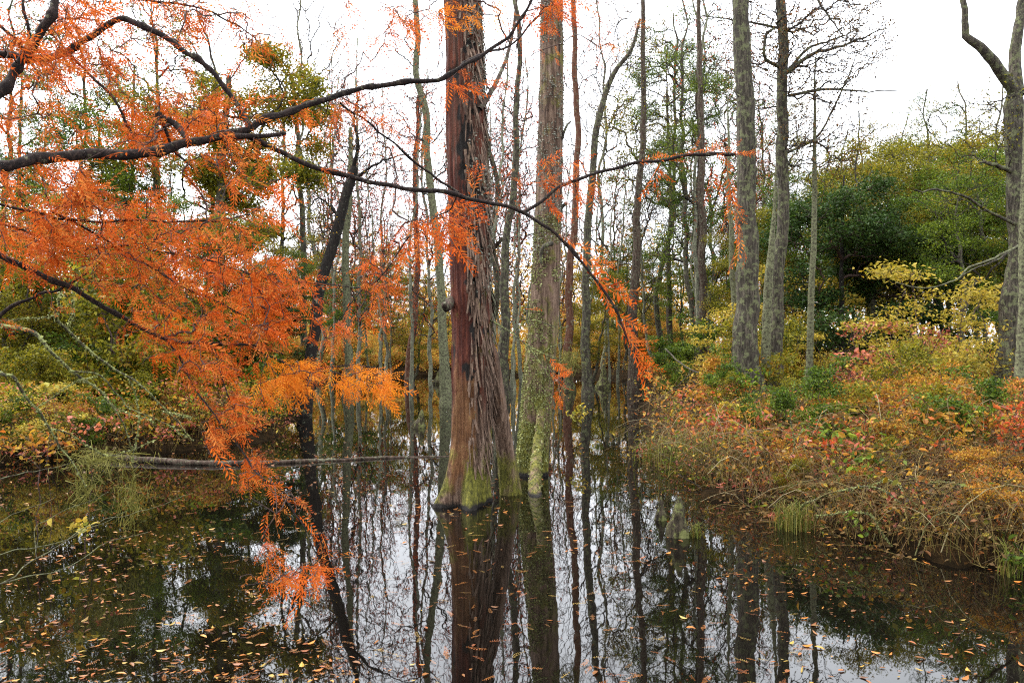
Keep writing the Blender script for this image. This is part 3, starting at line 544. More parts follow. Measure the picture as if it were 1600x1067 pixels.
# ------------------------------------------------------------------ the orange cypress off to the left: its limbs and sprays cross the view
ot_base = np.array([-3.3, 2.3, 0]); ot = thing('orange_cypress', 'bald cypress reaching in with dark limbs and bright orange feathery needles', 'tree', ot_base)
ro = np.random.default_rng(77)
trp = cr([(-3.3, 2.3, -.5), (-3.3, 2.3, 1), (-3.25, 2.35, 3), (-3.2, 2.4, 6)], 40); V, Q = tube(trp, np.linspace(.2, .1, 40) + .15 * np.exp(-np.linspace(0, 8, 40)), 20); mesh('trunk', V - ot_base, Q, M['brownbark'], ot)
LIMBS = [  # (pts as px,py,d), r start, r end
    ([(-900, 330, 2.35), (-300, 285, 2.4), (0, 262, 2.5), (70, 248, 2.6), (160, 243, 2.7), (250, 238, 2.8), (300, 224, 2.85), (345, 211, 2.9), (385, 203, 2.95), (430, 180, 3.0), (490, 160, 3.1), (560, 142, 3.15), (620, 132, 3.2), (690, 122, 3.2), (740, 95, 3.25), (790, 60, 3.3), (822, 18, 3.3), (850, -40, 3.3)], .0215, .005),
    ([(345, 213, 2.9), (400, 213, 2.9), (445, 208, 2.9)], .012, .008),
    ([(385, 215, 2.92), (450, 245, 3.0), (530, 273, 3.1), (620, 292, 3.2), (700, 303, 3.3), (770, 318, 3.35), (820, 330, 3.4)], .011, .008),
    ([(820, 330, 3.4), (880, 290, 3.45), (950, 265, 3.5), (1050, 248, 3.5), (1110, 240, 3.5), (1148, 238, 3.5)], .007, .007),
    ([(820, 330, 3.4), (860, 362, 3.4), (900, 400, 3.4), (940, 450, 3.4), (970, 505, 3.4), (990, 550, 3.4)], .008, .005),
    ([(385, 203, 2.95), (375, 172, 3), (340, 127, 3), (300, 90, 3), (262, 60, 3), (220, 40, 3), (180, 32, 3), (145, 58, 3), (100, 80, 3), (50, 88, 2.9), (0, 86, 2.9), (-200, 120, 2.7), (-700, 220, 2.5)], .009, .015),
    ([(-800, 330, 2.4), (-200, 260, 2.5), (-40, 190, 2.6), (0, 152, 2.65), (30, 100, 2.7), (60, 60, 2.7), (80, 20, 2.7), (95, -60, 2.75), (100, -200, 2.8)], .018, .012),
    ([(38, 78, 2.9), (40, 0, 2.9), (42, -100, 2.9)], .006, .005), ([(40, 80, 2.9), (10, 50, 2.8), (-60, -10, 2.8)], .006, .005),
    ([(62, 35, 3.0), (110, 85, 3.0), (172, 150, 3.0), (205, 205, 3.0), (230, 236, 2.9)], .004, .006),
    ([(300, 224, 2.85), (275, 195, 2.9), (250, 183, 2.9), (246, 176, 2.9)], .010, .014), ([(248, 184, 2.9), (262, 215, 2.95), (275, 235, 3.0), (300, 262, 3.0)], .007, .003),
    ([(530, 160, 3.1), (590, 205, 3.3), (650, 255, 3.5), (700, 290, 3.6), (715, 300, 3.6)], .004, .006), ([(690, 122, 3.2), (750, 85, 3.5), (800, 70, 3.6), (850, 15, 3.7)], .006, .004),
    # the lower limb
    ([(-900, 420, 2.6), (-300, 330, 2.8), (-80, 365, 3.0), (0, 400, 3.1), (60, 425, 3.15), (110, 450, 3.2), (150, 472, 3.25), (200, 500, 3.3), (260, 530, 3.35), (320, 538, 3.4), (390, 540, 3.5), (440, 552, 3.6)], .016, .004),
    ([(-60, 530, 3.2), (0, 492, 3.2), (50, 465, 3.2), (92, 452, 3.2), (140, 428, 3.25)], .008, .004), ([(0, 350, 3.1), (60, 372, 3.2), (130, 390, 3.3), (200, 385, 3.3), (300, 400, 3.4), (400, 430, 3.6), (470, 442, 3.7), (560, 448, 3.8)], .005, .003),
    ([(-50, 300, 2.9), (40, 330, 3), (120, 345, 3.1), (220, 342, 3.2), (330, 345, 3.3), (390, 335, 3.4)], .006, .003),
    ([(80, 330, 3.1), (160, 370, 3.2), (240, 420, 3.3), (320, 465, 3.4), (380, 490, 3.5)], .005, .003), ([(260, 530, 3.35), (295, 590, 3.3), (325, 640, 3.2), (370, 700, 3.2), (410, 745, 3.1), (455, 790, 3.1), (485, 850, 3.05), (492, 880, 3.05), (440, 905, 3.0), (370, 915, 3.0)], .004, .002),
    ([(390, 540, 3.5), (430, 560, 3.5), (480, 575, 3.6), (540, 570, 3.7), (600, 575, 3.7)], .004, .003), ([(715, 300, 3.6), (700, 330, 3.8), (675, 345, 3.9), (640, 370, 4.0), (600, 390, 4.1)], .004, .002),
    ([(-60, -60, 3.2), (100, -20, 3.3), (220, 0, 3.3), (330, 20, 3.4), (400, 60, 3.5)], .008, .003), ([(330, 540, 3.4), (350, 590, 3.3), (360, 640, 3.3)], .003, .002),
    ([(640, 370, 4.0), (600, 430, 4.0), (560, 460, 4.0), (530, 500, 4.0)], .003, .002),
]
seedP, seedpar = [], []
for pts, ra, rb_ in LIMBS:
    C = np.array([W(*p) for p in pts]); ln = np.linalg.norm(np.diff(C, axis=0), axis=1).sum(); n = int(max(14, ln / .03)); T = cr(C, n)
    rr = np.linspace(ra, rb_, n); T = T + (np.stack([fbm(T * 9 + 2, 2), fbm(T * 9 + 11, 2), fbm(T * 9 + 23, 2)], 1) - .5) * .035
    if pts[0][0] <= -700: T[0] = trp[int(np.clip((T[0][2] + .5) / 6.5 * 39, 0, 39))]
    bumpy = 1 + .55 * (fbm(T * 22, 3) - .5) + np.convolve((ro.random(n) > .93) * .5, [.3, .8, .3], 'same')
    V, Q = tube(T, rr * bumpy, 10); mesh('limb', V - ot_base, Q, M['limb'], ot)
    b0 = len(seedP)
    for q in range(0, n, 2):
        if abs(T[q][0] / T[q][1]) < .95: seedpar.append(-1 if len(seedP) == b0 else len(seedP) - 1); seedP.append(T[q])
CL = [  # cx, cy, rx, ry, d, count, kind
    (60, 50, 110, 60, 3.1, 60, 0), (200, 20, 110, 40, 3.2, 50, 0), (330, 30, 90, 45, 3.3, 65, 0), (400, 60, 50, 35, 3.4, 22, 0), (60, 165, 70, 70, 3.1, 45, 0), (215, 120, 60, 60, 3.1, 26, 0), (230, 190, 50, 35, 3.0, 30, 0), (300, 165, 45, 30, 3.1, 24, 0),
    (325, 190, 40, 22, 3.0, 26, 0), (345, 245, 40, 30, 3.0, 20, 0), (60, 300, 90, 45, 3.0, 75, 0), (40, 370, 60, 40, 3.2, 45, 0), (130, 350, 120, 45, 3.2, 85, 0), (250, 350, 110, 45, 3.3, 80, 0), (330, 385, 100, 40, 3.4, 62, 0), (190, 410, 110, 38, 3.3, 60, 0),
    (300, 440, 100, 35, 3.4, 55, 0), (400, 430, 80, 38, 3.6, 50, 0), (440, 462, 60, 30, 3.7, 40, 0), (415, 320, 38, 28, 3.5, 16, 0), (270, 505, 70, 32, 3.4, 34, 0), (370, 510, 70, 28, 3.5, 46, 0), (440, 590, 45, 26, 3.5, 30, 1), (565, 590, 45, 20, 3.7, 30, 1),
    (345, 585, 30, 18, 3.3, 12, 0), (300, 560, 30, 30, 3.3, 14, 0), (320, 682, 20, 26, 3.2, 12, 0), (372, 635, 45, 18, 3.3, 14, 0), (400, 735, 26, 32, 3.15, 14, 0), (560, 110, 60, 70, 4.5, 12, 0), (610, 60, 40, 50, 4.6, 12, 0), (630, 290, 40, 40, 4.6, 12, 0), (650, 10, 60, 30, 4.4, 10, 0), (790, 60, 30, 60, 4.6, 8, 0), (920, 60, 40, 50, 4.8, 9, 0), (985, 35, 18, 14, 4.6, 5, 0), (800, 290, 40, 40, 4.6, 9, 0), (610, 200, 30, 50, 4.6, 8, 0), (450, 795, 22, 26, 3.1, 7, 0), (430, 903, 62, 10, 3.0, 16, 0), (405, 850, 10, 18, 3.0, 3, 0), (490, 870, 8, 30, 3.05, 6, 0),
    (680, 360, 45, 40, 3.9, 24, 0), (600, 400, 42, 50, 4.1, 28, 0), (575, 470, 30, 40, 4.0, 18, 0), (520, 515, 40, 20, 4.0, 10, 0), (735, 12, 60, 20, 3.4, 26, 1), (835, 15, 40, 28, 3.6, 16, 0), (660, 40, 30, 40, 3.6, 9, 0), (875, 262, 30, 28, 3.5, 7, 0), (905, 298, 30, 22, 3.5, 7, 0),
    (730, 130, 30, 12, 3.3, 4, 0), (560, 30, 60, 30, 3.6, 8, 0), (480, 190, 60, 30, 3.3, 8, 0), (900, 10, 40, 25, 3.7, 8, 0), (640, 200, 40, 40, 4.2, 7, 0), (865, 600, 20, 30, 5.5, 4, 0)]
AT, KD = [], []
for cx, cy, rx, ry, d, n, kd in CL:
    n = int(n * 1.0); a = ro.uniform(0, 6.28, n); q = np.sqrt(ro.random(n)) * 1.15; dd = d + ro.normal(0, .2, n)
    for x_, y_, z_ in zip(cx + rx * q * np.cos(a), cy + ry * q * np.sin(a), dd): AT.append(W(x_, y_, z_)); KD.append(kd)
sp_ = np.array(seedP)
for t_ in sp_[(ro.random(len(sp_)) < .40) & (sp_[:, 0] / sp_[:, 1] * F + 800 < 560)]: # short side twigs all along the limbs
    AT.append(t_ + ro.normal(0, .055, 3) - np.array((0, 0, .02))); KD.append(0)
AT = np.array(AT); KD = np.array(KD)
nsd = len(seedP); P, par = grow(seedP, seedpar, AT, .08, 0)
kd = np.concatenate([np.zeros(nsd, int), np.zeros(len(AT), int)])
from_A = {tuple(np.round(a, 5)): k for a, k in zip(AT, KD)}
for i_ in range(nsd, len(P)): kd[i_] = from_A[tuple(np.round(P[i_], 5))]
r = radii(par, nsd, .0016, 2.3, .006); n0 = len(P); k0 = kd[nsd:]
P, par, r = refine(P, par, r, nsd, .10, ro, .10, 2); kd = np.concatenate([kd, k0, np.concatenate([k0, k0])])[:len(P)]
V, Q = skel(P, par, r, nsd, 4); mesh('twigs', V - ot_base, Q, M['twig'], ot)
nodes = np.arange(nsd, len(P)); D = nrm(P[nodes] - P[par[nodes]]); rep = 3
idx = np.repeat(np.arange(len(nodes)), rep); keep = ro.random(len(idx)) < .10 + .46 * sstep(.46, .60, fbm(P[nodes[idx]] * 5, 2)); idx = idx[keep]
C = P[nodes[idx]] + (P[par[nodes[idx]]] - P[nodes[idx]]) * ro.random((len(idx), 1)); Dd = D[idx] * .5 + ro.normal(0, .36, (len(idx), 3)); Dd[:, 2] -= .42; Dd[:, 0] += .50
Ln = .045 + .10 * ro.random(len(idx)) ** 1.3; NV = ro.normal(0, .8, (len(idx), 3)) + np.array([[0, -.9, .7]]); kk = kd[nodes[idx]]
for kind, mat, nm in ((0, 'orange', 'needle_sprays'), (1, 'gold', 'golden_needle_sprays')):
    s = kk == kind; V, Q, rn = fronds(C[s], Dd[s], Ln[s], ro, nrmv=NV[s])
    cl = np.repeat(sstep(.3, .7, fbm(C[s] * 2.2, 2)), len(FV)); rn = np.clip(.75 * rn + .25 * cl, 0, 1)
    mesh(nm, V - ot_base, Q, M[mat], ot, smooth=False, rnd=rn)
# long explicit sprays, each one frond or a short comb of fronds: start px,py, end px,py, d, kind
LONG = [(885, 372, 960, 418, 3.4), (905, 395, 985, 455, 3.4), (917, 425, 998, 482, 3.4), (930, 440, 990, 475, 3.4), (955, 488, 1010, 520, 3.4), (962, 500, 1016, 545, 3.4), (972, 520, 1020, 570, 3.4), (985, 545, 1026, 590, 3.4), (992, 556, 1034, 612, 3.4), (975, 505, 1000, 535, 3.38),
        (1148, 238, 1185, 245, 3.5), (1120, 240, 1160, 222, 3.5), (1090, 243, 1135, 222, 3.5), (1060, 247, 1100, 226, 3.5), (1120, 240, 1150, 262, 3.48), (1030, 250, 1070, 236, 3.5), (1000, 255, 1040, 240, 3.5),
        (1135, 262, 1150, 330, 3.5), (1112, 262, 1128, 310, 3.5), (1148, 330, 1162, 380, 3.5), (1156, 372, 1170, 416, 3.5), (1142, 300, 1156, 350, 3.5), (1032, 255, 1024, 310, 3.5), (1028, 262, 1040, 290, 3.5),
        (840, 290, 875, 268, 3.45), (835, 260, 885, 240, 3.5), (850, 250, 870, 300, 3.5), (895, 283, 915, 318, 3.5), (905, 280, 935, 305, 3.5), (930, 270, 925, 330, 3.5), (840, 262, 862, 310, 3.5), (735, 130, 800, 128, 3.4), (700, 130, 770, 140, 3.5), (860, 325, 890, 350, 3.6), (850, 310, 880, 338, 3.6),
        (690, 300, 760, 330, 3.9), (735, 310, 745, 250, 3.5), (660, 345, 720, 400, 3.9), (690, 345, 730, 430, 3.9), (680, 340, 690, 410, 3.85), (670, 340, 650, 420, 3.85), (700, 345, 735, 385, 3.9), (640, 370, 625, 440, 4.0),
        (1000, 560, 1010, 590, 3.4), (870, 365, 905, 385, 3.4), (840, 40, 870, 50, 3.6), (820, 20, 855, 60, 3.6), (860, 560, 885, 590, 5.5), (870, 610, 880, 640, 5.5), (865, 590, 895, 580, 5.5)]
C, Dd, Ln = [], [], []
for a, b, c, e, d in LONG:
    p, q = W(a, b, d), W(c, e, d); v = q - p; C.append(p); Dd.append(v); Ln.append(np.linalg.norm(v))
    for s_ in (1, 2): C.append(p + v * .25 * s_); Dd.append(v + ro.normal(0, .3, 3) * np.linalg.norm(v)); Ln.append(np.linalg.norm(v) * .55)
V, Q, rn = fronds(np.array(C), np.array(Dd), np.array(Ln), ro, nrmv=np.array([[0, -1, .3]]) + ro.normal(0, .35, (len(C), 3)))
mesh('long_needle_spray', V - ot_base, Q, M['orange'], ot, smooth=False, rnd=rn)

# ------------------------------------------------------------------ named trees of the middle distance
def gpt(px, d): x = (px - 800) / F * d; return np.array([x, d, float(gz(x, d))])
def px_seed(rows): return rows[0][0] * .37
def pole(name, label, rows, d, mat, lines=(), twn=0, leafm=None, cat='tree', sides=14, twm='fartwig', leaf=None, crown=None, rtip=.005, up=.5, bf=.3, wob=.10, dd=None):
    """rows: (px, py, half width px) from base up, built at distance d; lines: limbs (pts px,py,d ; r0, r1)"""
    pts = np.array([W(a, b, d + (0 if dd is None else dd * i)) for i, (a, b, c) in enumerate(rows)]); base = pts[0].copy(); g = max(-.3, float(gz(base[0], base[1]))); 
    first0 = 22
    if pts[0][2] > g: pts = np.vstack([[pts[0][0], pts[0][1], g - .15], pts]); rr0 = [rows[0][2] * 1.15] + [q[2] for q in rows]
    else: rr0 = [q[2] for q in rows]
    base = np.array([pts[0][0], pts[0][1], max(g, 0)]); n = 90
    T = cr(pts, n); rr = np.interp(np.linspace(0, len(pts) - 1, n), np.arange(len(pts)), np.array(rr0) / F * d)
    hz_ = np.maximum(T[:, 2] - base[2], 0); rr = rr * (1 + .5 * np.exp(-hz_ / (4.5 * rr[0]))); T[:, 0] += (fbm(T * .9 + px_seed(rows), 2) - .5) * rr.mean() * 1.6 * sstep(0, 1, hz_); root = thing(name, label, cat, base); V, Q = tube(T, rr, sides); Tc = np.repeat(np.vstack([T, T[-1:]]), sides, 0)
    V = Tc + (V - Tc) * (1 + .38 * (fbm(V * 6 / max(.05, rr.mean() * 6), 3) - .5))[:, None]
    mesh('trunk', V - base, Q, mat, root); LB = []; LBc = [T[first0::3]] ; sp = [t for t in T[::3]]; spar = [-1] + list(range(len(sp) - 1)); first = len(sp) // 4
    for lp, ra, rb2 in lines:
        LT = cr(np.array([W(*q) for q in lp]), 18); LT = LT + rg.normal(0, .018, LT.shape) * np.linspace(0, 1, 18)[:, None]; LB.append(tube(LT, np.linspace(ra, rb2, 18), 7))
        b0 = len(sp)
        for q in range(0, 18, 2): spar.append(-1 if len(sp) == b0 else len(sp) - 1); sp.append(LT[q])
    if lines: V, Q = join(LB); mesh('limbs', V - base, Q, mat, root)
    if crown:
        A = np.vstack([ell(m, W(cx, cy, dc), (rx / F * dc, rz_, ry / F * dc), rg, .0) for cx, cy, rx, ry, dc, rz_, m in crown])
        ns = len(sp); P, par = grow(sp, spar, A, bf, up, first=first); r = radii(par, ns, rtip, 2.3, .04); P, par, r = refine(P, par, r, ns, wob, rg, .04, 2)
        V, Q = join([skel(P, par, r, ns, 4)] + [tube(sp_, .008, 4) for sp_ in LBc]); mesh('branches', V - base, Q, M[twm], root)
        if leaf:
            per, size, spread, asp, flat = leaf; nd = P[ns:][r[ns:] < rtip * 2.6]; C = np.repeat(nd, int(per), 0) if per >= 1 else nd[rg.random(len(nd)) < per]
            s_ = rg.normal(0, spread, C.shape); s_[:, 2] *= 1 - flat * .6; V, Q, rn = leaves(C + s_, size, rg, asp, flat)
            rn = np.clip(np.repeat(.6 * rn[::4] + .4 * sstep(.3, .7, fbm(V[::4] * .9, 2)), 4), 0, 1); mesh('crown', V - base, Q, leafm, root, smooth=False, rnd=rn)
    return root
pole('leaning_tree', 'dark wet leaning tree with a snapped top standing in the water', [(474, 655, 8.5), (480, 600, 8.5), (491, 520, 8.5), (509, 430, 8.5), (530, 340, 8), (547, 280, 7.5), (552, 262, 6)], 17.5, M['darkbark'],
     [([(552, 262, 17.5), (560, 225, 17.3), (553, 190, 17.2), (560, 150, 17)], .05, .015), ([(530, 340, 17.5), (500, 310, 17.3), (480, 330, 17.2)], .03, .01), ([(548, 285, 17.5), (590, 255, 17.2), (640, 240, 17)], .04, .01)],
     crown=[(555, 200, 60, 70, 17.3, 1.0, 170), (500, 330, 45, 60, 17.3, .8, 90), (600, 260, 50, 50, 17.2, .8, 80)], leaf=(.35, .05, .05, .5, 0), leafm=M['amber'], rtip=.005)
pole('pine_tree', 'thick straight grey pine trunk, widest of the upright trunks on the right bank', [(1172, 640, 18), (1171, 560, 17), (1166, 400, 15.5), (1163, 250, 14.5), (1155, 100, 13), (1153, -20, 12), (1150, -300, 10)], 14.5, M['greybark'],
     [([(1155, 150, 14.4), (1148, 140, 14.2), (1160, 160, 14)], .03, .015), ([(1163, 300, 14.4), (1175, 240, 14.2), (1195, 180, 14.3)], .02, .008)], crown=[(1150, -160, 120, 120, 14.5, 1.5, 120)], leaf=(4, .12, .1, .16, 0), leafm=M['green'])
pole('bare_hardwood', 'peeling brown tree with long bare twigs beside the thick grey pine trunk', [(1212, 600, 10.5), (1212, 500, 10), (1217, 400, 9.5), (1225, 300, 9), (1223, 200, 8.5), (1225, 100, 8), (1216, -20, 7.5), (1210, -300, 5)], 15.5, M['greybark'],
     [([(1228, 115, 15.5), (1270, 85, 15.3), (1320, 70, 15.2), (1385, 45, 15)], .05, .01), ([(1232, 110, 15.5), (1265, 75, 15.6), (1310, 60, 15.7), (1350, 40, 15.8)], .035, .008), ([(1222, 108, 15.5), (1195, 90, 15.3), (1198, 55, 15.2), (1212, 45, 15.2)], .035, .02),
      ([(1232, 150, 15.5), (1290, 140, 15.4), (1340, 143, 15.3), (1405, 142, 15.2)], .035, .008), ([(1220, 45, 15.5), (1170, 35, 15.5), (1100, 25, 15.5)], .03, .01), ([(1228, 240, 15.5), (1280, 210, 15.6), (1320, 130, 15.5), (1340, 80, 15.5)], .03, .008), ([(1216, -20, 15.5), (1260, -20, 15.4), (1290, 20, 15.2), (1320, 60, 15)], .04, .01)],
     crown=[(1290, 75, 115, 65, 15.3, 1.1, 620), (1285, 200, 80, 90, 15.3, .9, 420), (1180, 80, 80, 110, 15.5, 1.0, 380), (1290, 10, 90, 30, 15.4, 1, 260)], leaf=(1, .05, .06, .55, 0), leafm=M['brown'], rtip=.0048)
pole('lichen_sapling', 'pale lichen-covered slim trunk pressed against the brown peeling trunk on the right bank', [(1197, 598, 8), (1197, 520, 7), (1200, 440, 6.5), (1206, 380, 5), (1210, 330, 3), (1212, 260, 1)], 15.1, M['palebark'])
pole('lichen_sapling', 'thin pale lichened pole standing alone in front of the dark evergreen', [(1264, 600, 5.5), (1267, 500, 5), (1270, 400, 4.5), (1272, 300, 4), (1273, 190, 2.4), (1275, 110, 1.2), (1278, 60, .5)], 15.5, M['palebark'], crown=[(1275, 260, 40, 90, 15.5, .6, 60)], leaf=(.4, .045, .04, .5, 0), leafm=M['olive'], rtip=.004)
pole('forked_tree', 'big dark tree at the right edge, forking into two bare limbs above the canopy', [(1579, 600, 16), (1578, 520, 15), (1582, 400, 14), (1588, 250, 14), (1590, 170, 14), (1588, 140, 10)], 13, M['greybark'],
     [([(1590, 150, 13), (1565, 115, 12.9), (1545, 88, 12.8), (1530, 72, 12.8), (1512, 60, 12.8), (1508, 30, 12.8), (1502, -20, 12.8), (1490, -150, 12.8)], .10, .035), ([(1590, 150, 13), (1585, 100, 13.1), (1590, 50, 13.1), (1600, -30, 13.2), (1610, -200, 13.2)], .11, .06),
      ([(1585, 270, 13), (1560, 260, 12.8), (1530, 252, 12.7)], .05, .02), ([(1585, 350, 12.9), (1545, 330, 12.5), (1490, 300, 12.3), (1430, 297, 12)], .03, .012), ([(1590, 385, 12.9), (1550, 410, 12.6), (1500, 430, 12.4)], .02, .008)],
     crown=[(1545, 190, 60, 70, 13, .9, 150), (1500, 310, 60, 30, 12.5, .6, 50)], leaf=(.6, .05, .05, .5, 0), leafm=M['olive'], rtip=.004)
pole('mossy_sapling', 'slim green mossy trunk in front of the big forked tree at the right edge', [(1592, 640, 8), (1594, 540, 7), (1597, 430, 6.5), (1600, 330, 6), (1606, 150, 5)], 11, M['palebark'])
MID = [  # name, rows (px,py,half), d, bark, label
    ('bare_tree', [(918, 600, 7), (914, 480, 6.5), (920, 350, 6), (928, 250, 5.5), (936, 180, 5), (958, 120, 4), (985, 80, 3), (1000, 30, 2)], 24, 'greybark', 'pale grey crooked tree bending right high up behind the orange branch fork', [(975, 90, 70, 80, 24, 1.4, 180), (925, 220, 45, 80, 24, 1, 70)], 'brown', .3),
    ('young_cypress', [(889, 500, 6), (893, 400, 5.5), (903, 250, 5), (900, 130, 4.5), (896, 20, 4), (890, -150, 3)], 27, 'redbark', 'rust-red slender cypress rising just right of the lichened trunk', [(905, 60, 60, 90, 27, 1.5, 160)], 'farorange', 1),
    ('bare_tree', [(991, 470, 7), (994, 400, 6.5), (1000, 280, 5), (1004, 180, 4.5), (1005, 60, 3.5), (1006, -60, 3)], 26, 'brownbark', 'straight brown trunk with level bare branches, midway between lichened trunk and thick grey pine', [(1005, 180, 70, 160, 26, 1.5, 260)], 'olive', .5),
    ('bare_tree', [(698, 605, 8), (692, 500, 7), (684, 400, 6.5), (672, 280, 6), (665, 170, 5.5), (652, 100, 5), (650, -40, 4)], 20, 'palebark', 'grey swamp tree standing in water immediately left of the big red-brown trunk', [(655, 120, 70, 130, 20, 1.2, 260), (620, 250, 60, 80, 20, 1, 110)], 'farorange', .6),
    ('bare_tree', [(786, 585, 8), (788, 480, 7.5), (790, 380, 6), (798, 320, 5.5), (808, 250, 5), (806, 180, 4.5), (812, 80, 4), (800, -40, 3)], 23, 'greybark', 'crooked grey tree seen in the gap between the two near trunks', [(805, 130, 50, 130, 23, 1.2, 240), (795, 300, 35, 50, 23, .8, 60)], 'farorange', .6),
    ('lichen_sapling', [(544, 570, 6.5), (541, 470, 6), (543, 380, 5.5), (548, 300, 4.5), (548, 200, 3)], 24, 'palebark', 'pale greenish upright trunk just right of the dark leaning tree', [(550, 220, 50, 90, 24, 1, 110)], 'brown', .4),
    ('bare_tree', [(474, 470, 5), (476, 400, 4.5), (468, 300, 4), (466, 240, 3.5), (455, 120, 3)], 25, 'greybark', 'thin wavy grey trunk against white sky left of the dark leaning tree', [(458, 170, 40, 90, 25, 1, 80)], 'olive', .3),
    ('bare_tree', [(1100, 470, 6), (1098, 360, 5.5), (1096, 250, 5), (1094, 100, 4), (1092, -20, 3)], 26, 'brownbark', 'brownish trunk under the green pine tufts, left of the thick grey pine', [(1060, 300, 60, 70, 26, 1, 110)], 'brown', .4),
    ('lichen_sapling', [(1150, 560, 6), (1147, 460, 5), (1142, 380, 4), (1140, 250, 2.5), (1139, 150, .8)], 22, 'palebark', 'pale lichened sapling just left of the thick grey pine foot', None, None, 0),
    ('bare_tree', [(738, 570, 5), (775, 480, 5), (770, 380, 4.5), (778, 290, 4), (755, 200, 3.5)], 30, 'greybark', 'dim grey trunk half hidden behind the big red-brown trunk', [(770, 240, 40, 70, 30, 1, 90)], 'farorange', .5),
    ('bare_tree', [(345, 470, 8), (344, 380, 8), (348, 300, 7), (352, 200, 5), (356, 120, 4)], 19, 'greybark', 'grey trunk of the tall green-gold tree behind the orange sprays', [(400 + 105 * a_, 225 + 165 * b_, 30, 13, 19 + c_, .5, 34) for a_, b_, c_ in np.random.default_rng(4).uniform(-1, 1, (44, 3))], 'olive', 5),
    ('bare_tree', [(640, 560, 5), (652, 430, 4.5), (650, 300, 4), (655, 150, 3)], 31, 'redbark', 'reddish slim trunk behind the hanging orange sprays left of the big trunk', [(640, 200, 60, 130, 31, 1.3, 180)], 'farorange', 1),
]
for nm, rows, d, bk, lab, crown, lm, per in MID:
    pole(nm, lab, rows, d, M[bk], crown=crown, leaf=(per, .065 if per < 2 else .09, .06 if per < 2 else .12, .5, .1) if crown else None, leafm=M[lm] if lm else None, rtip=.006, up=.4, sides=10)

# ------------------------------------------------------------------ background woods: each tree its own object
rf = np.random.default_rng(11)
def region(px):
    return ('left of the leaning tree' if px < 470 else 'right of the leaning tree' if px < 700 else 'between the two near trunks' if px < 830 else
            'right of the lichened trunk' if px < 1150 else 'behind the right bank')
n_b = 0
for q in range(35):
    px = rf.uniform(480, 1150) if q < 20 else rf.choice([rf.uniform(0, 470), rf.uniform(1150, 1245)]); d = rf.uniform(30, 64); kd_ = rf.random()
    p = gpt(px, d); p[2] = max(p[2], -.1); rz = rf.uniform(0, 6.28); sc = rf.uniform(.5, 1.15)
    if kd_ < .55: put(BARE[q % 4], p, rz, sc * .9, 'thin bare grey tree in the far woods ' + region(px), 'thin bare grey trees in the far woods ' + region(px), sz=sc * 1.1)
    elif kd_ < .90: put(CYP[q % 3], p, rz, sc * .8, 'thin rust-leaved cypress in the far woods ' + region(px), 'thin rust-leaved cypresses in the far woods ' + region(px), sz=sc * 1.0)
    else: put(LEAFY[q % 2], p, rz, sc * .8, 'small green leafy tree in the far woods ' + region(px), 'small green leafy trees in the far woods ' + region(px))
for q in range(34):
    px = rf.uniform(490, 1110); d = rf.uniform(26, 46); p = gpt(px, d); p[2] = max(p[2], -.1); sc = rf.uniform(.34, .62)
    put(SLIM[q % 3], p, rf.uniform(0, 6.28), sc * 1.9, 'slender pale sapling standing at the far water ' + region(px), 'slender pale saplings at the far water ' + region(px), sz=sc * 2.6)
for px, d, sc, lab in [(560, 30, .95, 'rust-leaved cypress behind the hanging golden sprays'), (675, 27, .8, 'rust-leaved cypress hugging the left side of the big trunk'), (815, 33, 1.0, 'rust-leaved cypress filling the gap between the near trunks'),
                       (520, 38, 1.05, 'rust-leaved cypress right behind the leaning tree')]:
    put(CYP[int(px) % 3], gpt(px, d), rf.uniform(0, 6.3), sc, lab, None)
# pines with green tufts and leafy trees one can tell apart
put(PINE[0], gpt(1092, 27), .3, .78, 'tall pine with bright green tufted branches left of the thick grey pine trunk', None)
put(PINE[1], gpt(1050, 34), 2.1, .95, 'tall pale green pine whose crown meets the top edge above the bare brown trunk', None)
put(PINE[0], gpt(205, 22), 1.9, .62, 'dark green pine seen through the gap in the orange sprays at upper left', None)
put(PINE[1], gpt(30, 24), .9, .7, 'green pine at the far left behind the orange sprays', None)
put(LEAFY[0], gpt(1420, 27), .5, 1.0, 'broad olive-leaved tree with a domed crown behind the yellow maples', None)
put(LEAFY[0], gpt(1530, 24), 2.4, .84, 'olive and bronze tree just left of the big forked tree', None)
put(LEAFY[1], gpt(1350, 29), 4.0, .94, 'green tree with thin crown rising behind the dark evergreen', None)
put(LEAFY[0], gpt(1480, 33), 1.2, 1.15, 'tall thin-leaved olive tree at the back of the right bank', None)
put(LEAFY[1], gpt(1590, 22), 3.3, .8, 'green tree in the far right corner behind the forked tree', None)
put(LEAFY[0], gpt(1375, 21), 3.6, .80, 'bronze-green tree in front of the tall thin-leaved olive tree', None)
put(LEAFY[1], gpt(1475, 21), 5.6, .70, 'bright green tree between the domed olive tree and the forked tree', None)
put(LEAFY[0], gpt(1285, 30), 1.7, .95, 'olive tree with open crown behind the lone lichened pole', None)
put(LEAFY[1], gpt(1200, 34), 2.2, .80, 'green tree glimpsed between the two big right trunks', None)
put(LEAFY[0], gpt(1140, 38), .2, .85, 'gold-green tree behind the thick grey pine trunk', None)
put(LEAFY[0], gpt(1560, 30), 4.4, 1.1, 'tall bronze tree at the back beside the forked tree', None)
put(LEAFY[0], gpt(1010, 44), 2.9, .80, 'olive tree behind the cypress knees', None)
put(LEAFY[1], gpt(600, 46), 1.9, .80, 'green tree across the water behind the hanging orange sprays', None)
put(LEAFY[0], gpt(520, 42), 3.9, .85, 'olive tree across the water behind the leaning trunk', None)
put(LEAFY[0], gpt(250, 21), 5.2, .95, 'tall gold-olive tree behind the upper orange sprays', None)
put(LEAFY[1], gpt(140, 20), .9, .85, 'tall green tree at left behind the orange sprays', None)
